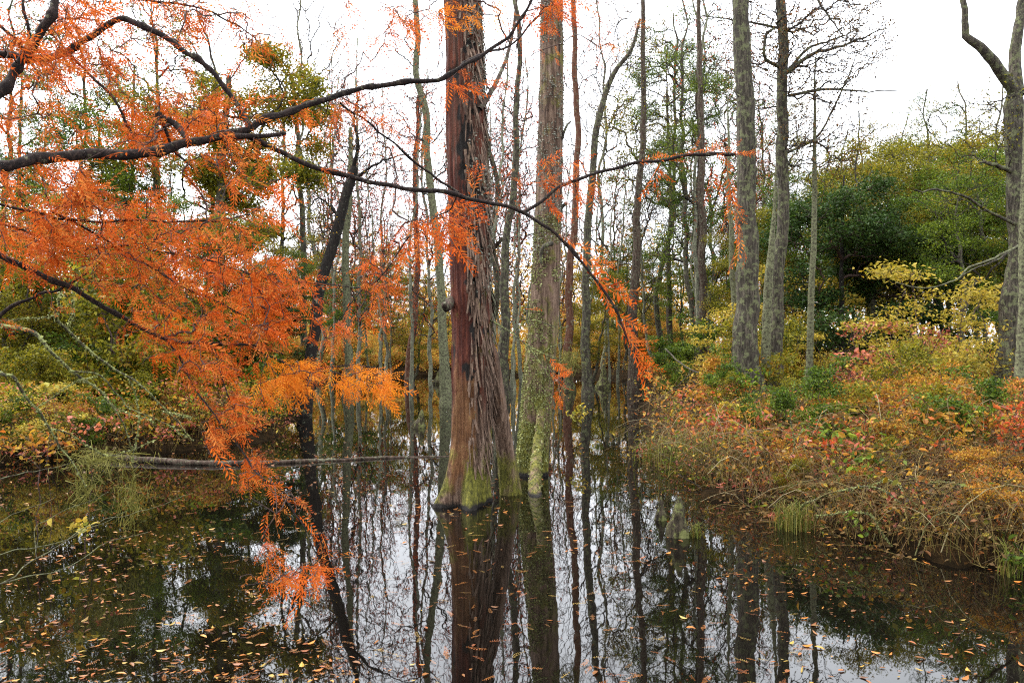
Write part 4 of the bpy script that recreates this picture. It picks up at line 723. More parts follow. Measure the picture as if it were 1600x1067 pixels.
for a_ in [(0, 650, 33, 1.1, .62, 'gold-green tree across the water just left of the big trunk'), (1, 560, 36, 2.6, .70, 'green tree across the water right of the leaning trunk'), (0, 930, 34, .4, .66, 'olive tree across the water right of the lichened trunk'), (1, 975, 40, 3.1, .80, 'green tree across the water behind the rust-red cypress'),
           (1, 1110, 30, 5.0, .66, 'bright green tree behind the pine foot'), (0, 1180, 24, 2.2, .66, 'yellow-green tree between the pine and the peeling tree'), (1, 1260, 25, 4.1, .80, 'green tree behind the lone pole'), (0, 1355, 31, 1.0, 1.0, 'olive tree showing above the dark evergreen'),
           (0, 1450, 22, 5.5, .80, 'olive tree above the pale yellow maple'), (1, 1510, 18, .8, .66, 'green tree above the golden maple'), (0, 1570, 20, 3.0, .80, 'bronze tree directly behind the forked trunk'), (1, 1390, 30, 2.0, 1.05, 'tall green tree at the back of the right bank'),
           (0, 20, 14, 4.0, .46, 'gold-olive tree at the far left edge'), (1, 180, 14.5, 2.5, .46, 'green tree under the lower orange sprays'), (0, 370, 17, 1.3, .50, 'olive tree below the ends of the orange sprays'), (0, 440, 30, .7, .70, 'pale olive tree across the water left of the leaning trunk')]:
    put(LEAFY[a_[0]], gpt(a_[1], a_[2]), a_[3], a_[4], a_[5], None)
put(LEAFY[1], gpt(1065, 34), 5.1, .62, 'fresh green tree with low crown left of the thick grey pine', None)
put(LEAFY[1], gpt(300, 17), .4, .52, 'green leafy tree behind the lower orange sprays', None)
put(LEAFY[0], gpt(90, 15), 2.0, .50, 'olive tree at left behind the lower orange sprays', None)
put(LEAFY[1], gpt(440, 24), 3.0, .52, 'green tree directly left of the leaning trunk', None)
put(EVER, gpt(1315, 19.5), .7, .84, 'dark glossy evergreen tree filling the bank behind the yellow maples', None)
put(EVER, gpt(1410, 20.5), 2.7, .72, 'second dark evergreen, further right and half hidden by yellow leaves', None)
put(EVER, gpt(420, 19), 1.1, .50, 'dark evergreen in the shade left of the leaning trunk', None)
for a_ in [(1, 1078, 29, .95, 'tall green-leaved tree reaching the top edge left of the thick grey pine'), (0, 1035, 36, 1.1, 'tall olive-leaved tree behind the straight brown trunk'), (0, 610, 52, .72, 'hazy olive tree across the water left of the big trunk'), (1, 965, 46, .8, 'tall hazy green tree between the crooked pale tree and the brown trunk'), 
           (2, 500, 46, .6, 'tall amber tree across the water behind the leaning tree'), (0, 425, 25, .72, 'tall gold-olive tree between the orange sprays and the leaning tree'), (0, 320, 22, .72, 'tall gold-olive tree above the long dark limb'),
           (1, 235, 25, .85, 'tall green tree behind the upper left orange sprays'), (0, 110, 23, .75, 'tall olive tree behind the far left orange sprays'), (1, 10, 21, .72, 'tall green tree cut by the left edge'), (0, 1235, 36, .85, 'tall thin olive tree between the peeling tree and the lone pole'),
           (0, 1330, 34, .70, 'tall thin olive tree rising above the dark evergreen'), (2, 890, 52, .62, 'tall amber tree behind the rust-red cypress'), (1, 1185, 42, 1.0, 'tall green tree behind the gap between pine and peeling tree'), (0, 1400, 36, .78, 'tallest olive crown at the back of the right bank'), (0, 1545, 26, .66, 'small-leaved tall tree just left of the fork'), (1, 1440, 29, .70, 'airy green tree standing highest behind the domed olive tree'), (0, 1360, 26, .60, 'airy olive tree with thin top behind the dark evergreen'), (0, 1490, 32, .80, 'thin-topped olive tree well behind the golden maple'), (1, 1290, 30, .62, 'airy green tree just right of the lone lichened pole')]:
    put(TALL[a_[0]], gpt(a_[1], a_[2]), rf.uniform(0, 6.3), a_[3], a_[4], None)
# shrubs one can point at
def sh(key, px, d, sc, lab, rz=None, grp=None, sz=None): return put(BUSH[key], gpt(px, d), rf.uniform(0, 6.3) if rz is None else rz, sc, lab, grp, sz)
sh('yellow', 1495, 13.8, .98, 'large golden-yellow layered maple before the forked tree')
sh('yellow', 1435, 15.2, 1.28, 'pale yellow maple with flat sprays above the large golden one')
sh('yellow', 1225, 21, 1.45, 'bright yellow tree between the two right trunks and the evergreen')
sh('yellow', 1140, 20, 1.05, 'lemon-yellow shrub left of the thick grey pine')
sh('yellow', 1255, 18, .70, 'sparse yellow shrub at the foot of the lone lichened pole')
sh('red', 1388, 14.5, 1.55, 'pinkish red shrub left of the golden maple')
sh('red', 1565, 13, .8, 'small red-leaved shrub at the foot of the forked tree')
sh('amber', 1440, 12.5, .55, 'small orange-leaved shrub under the golden maple')
sh('green', 1060, 26, 1.05, 'bright green shrub right of the hanging orange branch')
sh('green', 1110, 24, .9, 'green shrub close left of the pine foot')
sh('green', 430, 14.5, .30, 'low fresh green shrub at the water edge by the leaning trunk')
LG = {'farbright': 'gold and orange shrubs', 'yellow': 'small yellow shrubs', 'red': 'small red shrubs', 'green': 'green shrubs', 'dark': 'dark green shrubs', 'amber': 'amber shrubs', 'rust': 'rust and gold shrubs', 'brown': 'dry brown shrubs', 'olive': 'olive shrubs'}
def scatter(n, pxr, dr, keys, scr, where):
    c = 0
    for _ in range(n * 4):
        px = rf.uniform(*pxr); d = rf.uniform(*dr); x = (px - 800) / F * d
        if pond_sd(x, d) < (.5 if d > 11 else .15): continue
        k = keys[rf.integers(len(keys))]; sc = rf.uniform(*scr); lab = LG[k][:-1] + ' in the undergrowth ' + where; sh(k, px, d, sc, lab, None, LG[k] + ' in the undergrowth ' + where); c += 1
        if c >= n: break
scatter(48, (-10, 470), (12, 22), ['green', 'olive', 'olive', 'green', 'olive', 'amber'], (.6, 1.3), 'on the left bank')
scatter(22, (-10, 400), (10.6, 13.5), ['olive', 'rust', 'amber', 'olive', 'green', 'yellow'], (.35, .62), 'along the near left shore')
scatter(62, (440, 1120), (38.5, 52), ['farbright', 'farbright', 'yellow', 'amber', 'farbright', 'olive'], (.8, 1.6), 'on the far shore')
scatter(26, (440, 1100), (50, 64), ['olive', 'green', 'farbright', 'farbright'], (1.3, 2.2), 'behind the far shore')
scatter(34, (1020, 1600), (15, 27), ['amber', 'rust', 'green', 'olive', 'rust', 'brown'], (.5, .85), 'on the right bank behind the thicket')
scatter(18, (1080, 1600), (11, 15), ['rust', 'olive', 'red', 'green', 'brown'], (.28, .48), 'along the top of the right thicket')
scatter(36, (1080, 1640), (8.2, 12.5), ['rust', 'brown', 'green', 'rust', 'olive', 'amber', 'red', 'brown', 'green', 'red'], (.20, .58), 'in the middle of the right thicket')
scatter(26, (1150, 1680), (5.8, 8.8), ['brown', 'rust', 'olive', 'amber', 'red', 'brown'], (.16, .30), 'at the front of the right thicket')
# far wood mass that closes the view
def woods():
    n = 110000; px = rf.uniform(-200, 1800, n); d = rf.uniform(62, 95, n); x = (px - 800) / F * d; top = 3.0 + 12 * fbm(np.stack([x * .16, d * .1, 0 * x], -1), 3) + 3 * sstep(300, -100, px) + 4 * sstep(1100, 1500, px)
    z = top * rf.random(n) ** .8; V, Q, rn = leaves(np.stack([x, d, z], 1), .34, rf, .55, .3); rn = np.repeat(np.clip(.5 * rn[::4] + .5 * sstep(.3, .7, fbm(V[::4] * .15, 2)), 0, 1), 4)
    o = mesh('far_woods', V, Q, M['farmix'], smooth=False, rnd=rn); o['kind'] = 'stuff'; tag(o, 'autumn foliage of the distant swamp woods closing the view', 'woods')
woods()

# ------------------------------------------------------------------ right thicket and ground cover
rt = np.random.default_rng(31)
def canes(n, pick, hr, mat, name, label, leafmat_=None, nleaf=0, lsize=.04, rad=(.0016, .0035)):
    """arching dry stems rooted on the bank; one stuff object"""
    c = []; 
    while len(c) < n:
        p = pick()
        if p is not None: c.append(p)
    B = np.array(c); B = np.column_stack([B, gz(B[:, 0], B[:, 1])]); a = rt.uniform(0, 2 * np.pi, n); h = rt.uniform(*hr, n); reach = h * rt.uniform(.5, 2.1, n)
    t = np.linspace(0, 1, 7)[None, :, None]; dirv = np.stack([np.cos(a), np.sin(a), 0 * a], 1)
    T = B[:, None] + dirv[:, None] * (reach[:, None, None] * t ** 1.4) + np.array([0, 0, 1.]) * (h[:, None, None] * np.sin(t * 2.3) ) + np.cumsum(rt.normal(0, .012, (n, 7, 3)), 1) * t
    T[:, 0, 2] -= .1; T[:, :, 2] = np.maximum(T[:, :, 2], .02)
    P = T.reshape(-1, 3); par = np.arange(-1, len(P) - 1); par[::7] = -1; r = np.repeat(rt.uniform(*rad, n), 7) * np.tile(np.linspace(1, .5, 7), n)
    # prisms for every edge
    E = np.where(par >= 0)[0]; p0, p1 = P[par[E]], P[E]; D = nrm(p1 - p0); U = nrm(np.cross(D, [.3, .8, .4])); Bn = np.cross(D, U)
    ang = np.array([0, 2.094, 4.189]); off = np.cos(ang)[None, :, None] * U[:, None] + np.sin(ang)[None, :, None] * Bn[:, None]
    V = np.concatenate([p0[:, None] + off * r[par[E]][:, None, None], p1[:, None] + off * r[E][:, None, None]], 1).reshape(-1, 3)
    o_ = (np.arange(len(E)) * 6)[:, None]; j = np.arange(3)[None]; j2 = (j + 1) % 3; Q = np.stack([o_ + j, o_ + j2, o_ + 3 + j2, o_ + 3 + j], -1).reshape(-1, 4)
    rn = np.repeat(rt.random(n), 6)[:, None].repeat(6, 1).ravel(); root = mesh(name, V, Q, mat, rnd=rn); root['kind'] = 'stuff'; tag(root, label, 'undergrowth')
    if nleaf:
        k = rt.integers(0, len(P), nleaf); k = k[(k % 7) > 0]; C = P[k] + rt.normal(0, .03, (len(k), 3)); C[:, 2] = np.maximum(C[:, 2], .03); V, Q, rn = leaves(C, lsize, rt, .5, .35, .6)
        cl = fbm(V[::4] * 1.3, 3); rn = np.clip(np.repeat(.5 * rn[::4] + .5 * sstep(.32, .68, cl), 4), 0, 1); mesh('leaves', V, Q, leafmat_, root, smooth=False, rnd=rn)
    return root
def pick_right():
    d = rt.uniform(5.0, 14.5); px = rt.uniform(1020, 1680); x = (px - 800) / F * d; s = pond_sd(np.array(x), np.array(d))
    if fbm(np.array([[x * 1.6, d * 1.1, 3.]]), 2)[0] + .10 * rt.random() < .55: return None
    return (x, d) if s > -.12 else None
def pick_right_near():
    d = rt.uniform(4.9, 8.5); px = rt.uniform(1150, 1700); x = (px - 800) / F * d; s = pond_sd(np.array(x), np.array(d))
    return (x, d) if s > -.3 else None
def pick_left():
    d = rt.uniform(9.5, 15); px = rt.uniform(-60, 480); x = (px - 800) / F * d; s = pond_sd(np.array(x), np.array(d))
    return (x, d) if s > -.15 else None
def pick_far():
    d = rt.uniform(15, 60); px = rt.uniform(-60, 1700); x = (px - 800) / F * d; s = pond_sd(np.array(x), np.array(d))
    return (x, d) if s > 0 else None
canes(1350, pick_right, (.15, .7), M['thicket'], 'bramble_thicket', 'tangled rust and tan stems with small autumn leaves covering the right bank', M['mix'], 5500, .05, (.002, .0045))
canes(1300, pick_right_near, (.12, .45), M['thicket'], 'dry_fern_tangle', 'fine dry brown stems hanging over the water at the front of the right bank', M['brown'], 4000, .035, (.0015, .0032))
canes(1500, pick_left, (.2, .7), M['thicket'], 'left_bank_undergrowth', 'low stems and small green and red leaves along the left shore', M['mix'], 7000, .05, (.002, .0045))
canes(5000, pick_far, (.3, 1.0), M['thicket'], 'forest_floor_growth', 'rusty low growth on the forest floor beyond the water', M['farmix'], 40000, .09, (.004, .008))
def patches(name, label, pick, n, per, hr, sizes, mats):
    """clumps of leaves, each clump one colour family, over the bank"""
    acc = {m: [[], [], []] for m in mats}
    for _ in range(n):
        p = None
        while p is None: p = pick()
        m = mats[rt.integers(len(mats))]; R_ = rt.uniform(.12, .42); h = rt.uniform(*hr); k = int(per * rt.uniform(.5, 1.4)); c = ell(k, (0, 0, 0), (R_, R_, R_ * .45), rt, .2); c = c + np.array([p[0], p[1], float(gz(p[0], p[1])) + h]); c[:, 2] = np.maximum(c[:, 2], .04)
        V, Q, rn = leaves_big(c, rt.uniform(*sizes), rt, .5, .45); b0 = rt.random(); rn = np.clip(.45 * b0 + .55 * rn, 0, 1); a = acc[m]; Q = Q + sum(len(v) for v in a[0]); a[0].append(V); a[1].append(Q); a[2].append(rn)
    root = None
    for m, (Vs, Qs, Rs) in acc.items():
        if not Vs: continue
        if root is None: root = mesh(name, np.vstack(Vs), np.vstack(Qs), M[m], smooth=False, rnd=np.concatenate(Rs)); root['kind'] = 'stuff'; tag(root, label, 'undergrowth')
        else: mesh('leaves', np.vstack(Vs), np.vstack(Qs), M[m], root, smooth=False, rnd=np.concatenate(Rs))
def pick_edge():
    x, d = rt.uniform(1.6, 4.6), rt.uniform(4.8, 12); s = pond_sd(np.array(x), np.array(d))
    return (x, d) if -.25 < s < .45 else None
canes(900, pick_edge, (.12, .42), M['thicket'], 'shore_overhang', 'dark dead stems drooping over the edge of the right bank', M['brown'], 3500, .04, (.0018, .0035))
canes(90, pick_right, (.4, .85), M['straw'], 'arching_stems', 'long pale straw stems arching out of the right thicket', M['mix'], 500, .05, (.003, .006))
canes(60, pick_edge, (.3, .6), M['straw'], 'shore_stems', 'pale dead stems bending over the water along the right bank', M['brown'], 150, .04, (.0025, .005))
patches('shore_leaves', 'dark rust and olive leaf clumps hanging over the water along the right bank', pick_edge, 110, 16, (.03, .30), (.03, .055), ['brown', 'mix', 'olive', 'brown', 'red', 'green'])
def pick_in():
    p = pick_right()
    return p if p is not None and pond_sd(np.array(p[0]), np.array(p[1])) > .35 else None
patches('bank_leaves', 'gold, rust, green and red leaf clumps scattered through the right thicket', pick_in, 620, 17, (.1, .66), (.035, .082), ['mix', 'olive', 'mix', 'mix', 'farorange', 'brown', 'red', 'amber', 'farorange', 'red', 'green', 'brown'])
patches('left_bank_leaves', 'green and olive leaf clumps along the left shore', pick_left, 520, 30, (.15, .9), (.035, .065), ['green', 'olive', 'mix', 'olive', 'amber', 'red'])
# leaf litter on the banks
n = 26000; d = rt.uniform(5, 30, n); px = rt.uniform(-80, 1700, n); x = (px - 800) / F * d; s = pond_sd(x, d) > .1; x, d = x[s], d[s]
V, Q, rn = leaves(np.stack([x, d, gz(x, d) + .015], 1), .07, rt, .55, .9, .5); o = mesh('leaf_litter', V, Q, M['litter'], smooth=False, rnd=rn); o['kind'] = 'stuff'; tag(o, 'brown fallen leaves on the forest floor', 'leaf litter')

# floating leaves
n = 20000; d = 3.0 + 22 * rt.random(n) ** 1.9; px = rt.uniform(-60, 1660, n); x = (px - 800) / F * d; s = pond_sd(x, d) < .05
dens = .9 * sstep(.50, .60, fbm(np.stack([x * 1.1, d * .8, 0 * x], -1), 3)) * np.where(px < 560, .95, np.where(px < 1050, .45, .3)) + .03
dens = dens + .5 * np.exp(-np.abs(pond_sd(x, d)) / .35) + .5 * np.exp(-np.hypot(x + .4, d - 7.6) / .5); s &= rt.random(n) < dens; x, d = x[s], d[s]; n = len(x); a = rt.normal(0.15, .9, n)
s_ = .012 + .046 * rt.random(n) ** 2; w_ = s_ * rt.uniform(.10, .45, n); ax = np.stack([np.cos(a), np.sin(a), rt.normal(0, .06, n)], 1); bx = np.stack([-np.sin(a), np.cos(a), rt.normal(0, .10, n)], 1)
C = np.stack([x, d, .004 + s_ * .05], 1); V, Q = leaf2(C, ax, bx, np.cross(ax, bx) * np.where(rt.random(n) < .5, 1, -1)[:, None], s_, w_ / s_ * 1.1, .12, .12); V[:, 2] = np.maximum(V[:, 2], .002)
o = mesh('fallen_leaves', V, Q, M['floater'], smooth=False, rnd=np.repeat(rt.random(n), 8)); o['kind'] = 'stuff'; tag(o, 'orange and yellow fallen leaves floating on the black water', 'leaves')
nf = 900; d = 3.2 + 9 * rt.random(nf) ** 1.3; px = rt.uniform(150, 1250, nf); x = (px - 800) / F * d; s = pond_sd(x, d) < -.1; x, d = x[s], d[s]; nf = len(x); a = rt.uniform(0, 6.28, nf)
fv = FVS.copy(); fv[:, 2] = 0
V, Q, rn = fronds(np.stack([x, d, np.full(nf, .006)], 1), np.stack([np.cos(a), np.sin(a), 0 * a], 1), rt.uniform(.05, .10, nf), rt, (fv, FQS), np.array([[0, 0, 1.]]).repeat(nf, 0))
o = mesh('fallen_needle_sprays', V, Q, M['floater'], smooth=False, rnd=rn * .6); o['kind'] = 'stuff'; tag(o, 'brown cypress needle sprays floating on the water', 'needles')

# ------------------------------------------------------------------ knees, log, branches, grass tufts, moss
def knee(px, py, h, rw, lab, tw=0.):
    b = onwater(px, py); d = b[1]; H = h / F * d; Rw = rw / F * d; T = cr(np.array([b + (0, 0, -.25), b + (0, 0, H * .1), b + (tw * Rw, 0, H * .5), b + (tw * Rw * 1.6, 0, H)]), 40)
    rr = np.interp(np.linspace(0, 1, 40), [0, .35, .6, .85, 1], [Rw * 1.1, Rw, Rw * .62, Rw * .38, Rw * .16]); V, Q = tube(T, rr, 28); Tc = np.repeat(np.vstack([T, T[-1:]]), 28, 0); dv = V - Tc; th = np.arctan2(dv[:, 1], dv[:, 0])
    V = Tc + dv * (1 + 1.3 * (ridge(th, V[:, 2] / max(H, .1), 1.8, 1.6, px) - .5) + .7 * (ridge(th, V[:, 2] / max(H, .1), 6, 3, px) - .5))[:, None]
    o = mesh('cypress_knee', V - b, Q, M['knee']); o.location = tuple(b); tag(o, lab, 'cypress knee')
knee(888, 612, 34, 10, 'mossy cypress knee nearest to the lichened trunk, at the far shore'); knee(943, 606, 36, 10, 'pointed green-grey cypress knee under the hanging orange branch'); knee(1002, 612, 30, 7, 'thin dark cypress knee right of the pointed green-grey one')
knee(1078, 622, 44, 7, 'tall pale cypress knee at the edge of the right bank'); knee(1060, 838, 62, 15, 'fat mossy knee standing in the water before the right thicket', .1); knee(1033, 812, 36, 8, 'small brown knee beside the fat mossy one')
knee(690, 600, 26, 13, 'mossy stump-like knee left behind the big trunk'); knee(655, 668, 28, 9, 'dark forked snag knee left of the big trunk', .3); knee(845, 641, 20, 16, 'dark low knee behind the lichened trunk')
# floating log
lp = cr(np.array([W(150, 712, 10.9), W(210, 722, 10.6), W(330, 728, 10.3), W(460, 722, 10.5), W(600, 716, 10.9), W(705, 714, 11.1)]), 90); lp[:, 2] = np.linspace(.05, -.005, 90)
V, Q = tube(lp, np.interp(np.linspace(0, 1, 90), [0, .5, 1], [.05, .032, .015]), 16); V = V + (fbm(V * 9, 3) - .5)[:, None] * .03
lb = lp[10].copy(); lb[2] = 0; o = mesh('fallen_log', V - lb, Q, M['brownbark']); o.location = tuple(lb); tag(o, 'long thin fallen log lying across the water from the left bank to the big trunk', 'log')
def bough(name, lab, lines, mat, cat='branch', lich=0, loc=None):
    b = W(*lines[0][0][0]) if loc is None else loc; root = thing(name, lab, cat, b); Vs = []
    for q, (pts, ra, rb2) in enumerate(lines):
        n = 30; T = cr(np.array([W(*p) for p in pts]), n); T = T + (np.stack([fbm(T * 7 + 2, 2), fbm(T * 7 + 11, 2), fbm(T * 7 + 23, 2)], 1) - .5) * .05
        V, Q = tube(T, np.linspace(ra, rb2, n) * (1 + .3 * (fbm(T * 30, 2) - .5)), 7); mesh('stem' if q == 0 else 'side_branch', V - b, Q, mat, root); Vs.append(V)
    if lich:
        V = np.vstack(Vs); C = V[rl.integers(0, len(V), lich)] + rl.normal(0, .004, (lich, 3)); V, Q, rn = leaves(C, .014, rl, .8, 0, .6); mesh('lichen', V - b, Q, M['lichen'], root, smooth=False, rnd=rn)
    return root
bough('mossy_branch', 'arched dead branch coated in pale green lichen, curving over the front of the right thicket', [([(1238, 802, 6.9), (1265, 785, 6.7), (1305, 768, 6.5), (1345, 760, 6.4), (1385, 768, 6.3), (1415, 795, 6.2), (1440, 830, 6.2)], .010, .005), ([(1345, 762, 6.4), (1390, 752, 6.4), (1420, 775, 6.3), (1442, 812, 6.3)], .006, .003)], M['mossy'], lich=900)
bough('mossy_branch', 'lower lichened branch dipping to the water in front of the right thicket', [([(1275, 806, 6.6), (1320, 802, 6.3), (1355, 802, 6.2), (1372, 825, 6.1), (1392, 852, 6.05)], .007, .004)], M['mossy'], lich=500)
bough('mossy_branch', 'straight lichened branch poking level out of the right thicket at the right edge', [([(1445, 752, 6.8), (1500, 758, 6.4), (1560, 765, 6.1), (1640, 770, 5.8)], .006, .010)], M['mossy'], lich=500)
bough('mossy_branch', 'upright crooked lichened stem in the middle of the thicket', [([(1250, 790, 7.8), (1238, 740, 7.9), (1240, 690, 8), (1234, 645, 8)], .008, .005), ([(1239, 690, 8), (1252, 670, 8)], .005, .003)], M['mossy'], lich=300)
left_lines = [([(-260, 700, 4.4), (-150, 470, 4.6), (-60, 500, 4.7), (0, 508, 4.8), (50, 522, 4.8), (75, 545, 4.8), (105, 575, 4.9), (140, 600, 5), (180, 640, 5.1), (205, 700, 5.2)], .020, .004),
              ([(85, 500, 4.8), (110, 525, 4.9), (150, 560, 5), (200, 590, 5.1), (230, 610, 5.1), (265, 645, 5.2), (300, 685, 5.3)], .010, .003), ([(85, 500, 4.8), (92, 470, 4.6), (97, 455, 4.3)], .007, .004), ([(110, 580, 4.9), (150, 585, 5.0), (185, 620, 5.1), (205, 640, 5.1), (260, 662, 5.2), (290, 680, 5.2)], .006, .002),
              ([(-150, 470, 4.6), (-60, 540, 4.5), (0, 578, 4.5), (22, 590, 4.5), (45, 630, 4.6), (75, 668, 4.7), (110, 720, 4.8), (135, 760, 4.8)], .014, .003), ([(75, 668, 4.7), (110, 678, 4.7), (140, 700, 4.8), (175, 712, 4.9), (240, 690, 4.9)], .005, .002), ([(0, 500, 4.6), (80, 494, 4.7), (86, 490, 4.7)], .003, .003),
              ([(200, 592, 5.1), (215, 655, 5.2), (206, 720, 5.2)], .003, .002), ([(140, 600, 5), (190, 640, 5), (240, 660, 5)], .003, .002), ([(255, 640, 5.1), (300, 655, 5.1)], .003, .002), ([(115, 470, 4.6), (105, 510, 4.8)], .003, .002), ([(55, 640, 4.6), (110, 600, 4.7), (150, 590, 4.8)], .002, .001)]
bough('lichened_sapling', 'leafless sapling with dark lichen-spotted boughs sloping down to the right at the left edge', left_lines, M['mossy'], 'sapling', 1600)
bl = [([(-120, 960, 3.6), (0, 912, 3.9), (60, 870, 4.2), (120, 835, 4.4), (170, 812, 4.6), (230, 795, 4.8), (300, 770, 5)], .004, .001), ([(-120, 880, 3.8), (0, 865, 4.0), (80, 850, 4.2), (150, 825, 4.5), (200, 800, 4.6)], .003, .001), ([(0, 912, 3.9), (90, 890, 4.1), (170, 850, 4.4), (230, 830, 4.6)], .003, .001), ([(60, 870, 4.2), (55, 830, 4.3), (100, 800, 4.4), (170, 770, 4.6)], .002, .001), ([(0, 750, 4.2), (60, 735, 4.4), (120, 720, 4.6)], .003, .001), ([(60, 862, 4.2), (62, 840, 4.2), (70, 820, 4.2)], .002, .001), ([(-50, 850, 4), (30, 800, 4.2), (90, 775, 4.3)], .002, .001)]
bough('pale_twig', 'pale drooping leafless twigs reaching over the water at the lower left edge', bl, M['palebark'], 'twigs')
bough('bare_branch', 'thin bare pale twig curving out beside the right knee and the far shore', [([(1040, 545, 17), (1060, 565, 16.5), (1085, 580, 16), (1120, 590, 15.5), (1160, 600, 15)], .02, .015), ([(1085, 580, 16), (1060, 600, 16), (1045, 612, 16)], .01, .006)], M['greybark'])
bough('bare_branch', 'white thin twig reaching left from the forked tree across the golden maple', [([(1590, 385, 12.6), (1550, 405, 12.3), (1510, 420, 12.0), (1490, 440, 12), (1440, 450, 12), (1400, 440, 12)], .018, .006)], M['palebark'])
bough('arching_cane', 'thin reddish cane arching over the water before the left end of the right thicket', [([(1060, 742, 9), (1090, 760, 8.6), (1115, 790, 8.2), (1145, 850, 7.6)], .005, .002), ([(1020, 700, 10), (1050, 720, 9.5), (1085, 728, 9)], .004, .003), ([(1180, 850, 7.2), (1230, 820, 7.2), (1300, 850, 6.6), (1345, 880, 6.2)], .004, .002)], M['thicket'])
def tuft(px, py, h, n, lab, mat='grass', spread=.16):
    b = onwater(px, py); d = b[1]; b[2] = max(0, float(gz(b[0], b[1]))); H = h / F * d; a = rt.uniform(0, 6.28, n); hh = H * rt.uniform(.5, 1.1, n); rch = hh * rt.uniform(.2, 1.0, n); bb = np.column_stack([rt.normal(0, spread, n), rt.normal(0, spread, n), np.full(n, -.03)]); Vs = []
    sd = np.stack([-np.sin(a), np.cos(a), 0 * a], 1); dv = np.stack([np.cos(a), np.sin(a), 0 * a], 1); t = np.linspace(0, 1, 5)
    for q in t: c = bb + dv * (rch * q ** 1.6)[:, None] + np.array([0, 0, 1.]) * (hh * math.sin(q * 1.9) / .98)[:, None]; w2 = .004 * (1 - q * .85); Vs += [c - sd * w2, c + sd * w2]
    V = np.stack(Vs, 1).reshape(-1, 3); o_ = (np.arange(n) * 10)[:, None]; Q = np.stack([o_ + 2 * np.arange(4), o_ + 2 * np.arange(4) + 1, o_ + 2 * np.arange(4) + 3, o_ + 2 * np.arange(4) + 2], -1).reshape(-1, 4)
    o = mesh('grass_tuft', V, Q, M[mat], smooth=False, rnd=np.repeat(rt.random(n), 10)); o.location = tuple(b); tag(o, lab, 'grass tuft')
tuft(1035, 722, 42, 220, 'green grass tuft at the left tip of the right bank'); tuft(1115, 738, 60, 420, 'wide yellow-green grass tuft on the left shore of the thicket', spread=.3); tuft(1242, 826, 48, 200, 'green grass tuft at the foot of the arched lichened branch', spread=.08); tuft(1086, 838, 26, 70, 'tiny grass sprig beside the fat mossy knee', spread=.04)
tuft(1590, 900, 60, 60, 'few green blades at the right edge above the water', spread=.06)
# yellow-green moss curtains on the twigs by the log
def moss(px, py, rx, ry, d, n, lab):
    c = W(px, py, d); C = c + rl.normal(0, 1, (n, 3)) * np.array([rx / F * d * .5, .12, ry / F * d * .4]); dn = nrm(np.array([[0, 0, -1.]]) + rl.normal(0, .75, (n, 3))); ln = rl.uniform(.05, .15, (n, 1)); sd = nrm(rl.normal(size=(n, 3))); w2 = .0022
    V = np.stack([C - sd * w2, C + sd * w2, C + dn * ln + sd * w2 * .4, C + dn * ln - sd * w2 * .4], 1).reshape(-1, 3); sp = [tube(cr(C[rl.integers(0, n, 5)], 24), .002, 3) for _ in range(9)]
    V, Q = join([(V, np.arange(4 * n).reshape(-1, 4))] + sp); o = mesh('moss_clump', V - c, Q, M['ygmoss'], smooth=False, rnd=np.concatenate([np.repeat(rl.random(n), 4), np.full(len(V) - 4 * n, .3)])); o.location = tuple(c); tag(o, lab, 'moss')
moss(160, 716, 62, 22, 6.2, 420, 'yellow-green stringy moss heap at the left end of the fallen log'); moss(135, 765, 10, 50, 6.0, 150, 'moss strand hanging below the heap at the left'); moss(205, 775, 10, 54, 6.0, 140, 'moss strand hanging on the right below the heap'); moss(890, 560, 22, 24, 7.1, 240, 'grey-green moss tuft on the bare twigs right of the lichened trunk')
# small leafy sprigs with single large leaves
def sprig(px, py, d, rx, ry, n, size, mat, lab, name='leafy_sprig', asp=.55, flat=.4):
    """a small plant with its stem rooted below"""
    c = W(px, py, d); g = max(0, float(gz(c[0], c[1]))); b = np.array([c[0], c[1], g]); A = ell(n, c - b, (rx / F * d, rx / F * d, ry / F * d), rt, .1); hgt = max((c - b)[2], .05); sp = [np.array((0, 0, -.05)), np.array((.02, 0, hgt * .35)), np.array((0, .02, hgt * .7))]
    P, par = grow(sp, [-1, 0, 1], A, .3, .3); r = radii(par, 1, .0013, 2.2, .006); P, par, r = refine(P, par, r, 1, .08, rt, .03, 1); root = thing(name, lab, 'plant', b); V, Q = skel(P, par, r, 1, 4); mesh('stems', V, Q, M['twig'], root)
    C = P[3:]; C = C + rt.normal(0, .012, C.shape); V, Q, rn = leaves_big(C, size, rt, asp, flat, .35); mesh('leaves', V, Q, M[mat], root, smooth=False, rnd=rn)
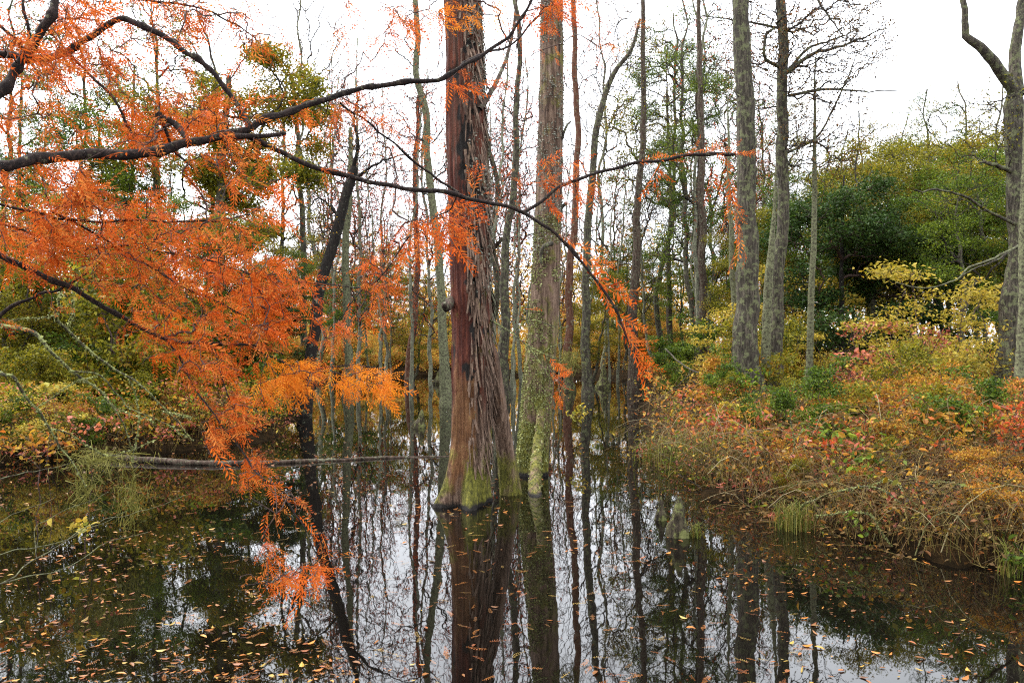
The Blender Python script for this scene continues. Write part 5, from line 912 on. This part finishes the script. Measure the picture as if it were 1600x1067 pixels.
for a in [(1140, 640, 11, 26, 14, 30, .07, 'yellow', 'bright lemon sprig above the left part of the thicket'), (1150, 665, 10, 60, 10, 40, .06, 'red', 'row of pinkish red leaves along the left part of the thicket'), (1075, 680, 10.5, 30, 25, 30, .06, 'red', 'pink-leaved sprig at the left tip of the thicket'), (1175, 590, 13, 30, 16, 40, .08, 'green', 'fresh green sprig at the foot of the thick grey pine'),
          (1145, 735, 8.6, 34, 18, 46, .06, 'yellow', 'pale yellow sprig over the water at the left shore of the thicket'), (1190, 755, 8, 24, 16, 30, .06, 'red', 'dark red sprig low on the left shore of the thicket'), (1210, 805, 7.2, 18, 8, 12, .07, 'red', 'few red leaves right above the water, left of the arched branch'), (1380, 585, 12, 60, 25, 70, .08, 'mix', 'shrub with large whitish, green and orange leaves in the middle of the right bank'),
          (1330, 555, 13, 30, 10, 20, .09, 'red', 'flat pink-white leaf spray left of the golden maple'), (1340, 700, 8, 20, 20, 10, .08, 'green', 'few large round green leaves in the middle of the thicket'), (1440, 672, 9, 60, 20, 80, .05, 'yellow', 'yellow leafy patch in the upper middle of the thicket'), (1350, 815, 6.2, 45, 16, 10, .05, 'green', 'few pale round green leaves below the lichened branches'),
          (1400, 790, 6.3, 24, 22, 20, .04, 'red', 'pinkish dead leaves hanging at the end of the arched branch'), (1590, 690, 7.5, 30, 60, 70, .05, 'farorange', 'orange-red feathery sprig at the right edge'), (1550, 720, 7.6, 40, 30, 40, .045, 'farorange', 'rust feathery sprig left of the right edge'), (1585, 870, 5.3, 14, 30, 12, .06, 'green', 'green and yellow leaves at the lower right edge'),
          (905, 645, 12, 22, 14, 26, .06, 'yellow', 'small yellow-green sprig over the water right of the lichened trunk'), (75, 605, 6, 14, 5, 6, .06, 'yellow', 'bright yellow leaf pair in the left undergrowth'), (60, 690, 6.5, 60, 24, 70, .05, 'amber', 'amber leaves in the lower left undergrowth'), (140, 660, 7, 50, 14, 24, .045, 'red', 'pink leaves in the left undergrowth above the log'),
          (130, 822, 5.2, 24, 12, 12, .05, 'yellow', 'yellow leaves drooping over the water at lower left'), (1160, 700, 9, 60, 25, 60, .06, 'mix', 'mixed autumn sprig on the left slope of the thicket'), (1290, 650, 10, 60, 25, 90, .05, 'amber', 'amber patch of leaves at the top left of the thicket'), (1500, 640, 10, 60, 14, 50, .05, 'olive', 'olive patch of leaves at the top right of the thicket')]:
    sprig(*a)

# prototypes that ended up unused are removed
for P_ in SLIM + TALL + BARE + CYP + PINE + LEAFY + [EVER] + list(BUSH.values()):
    if P_.name not in USED:
        for c in list(P_.children): bpy.data.objects.remove(c)
        bpy.data.objects.remove(P_)
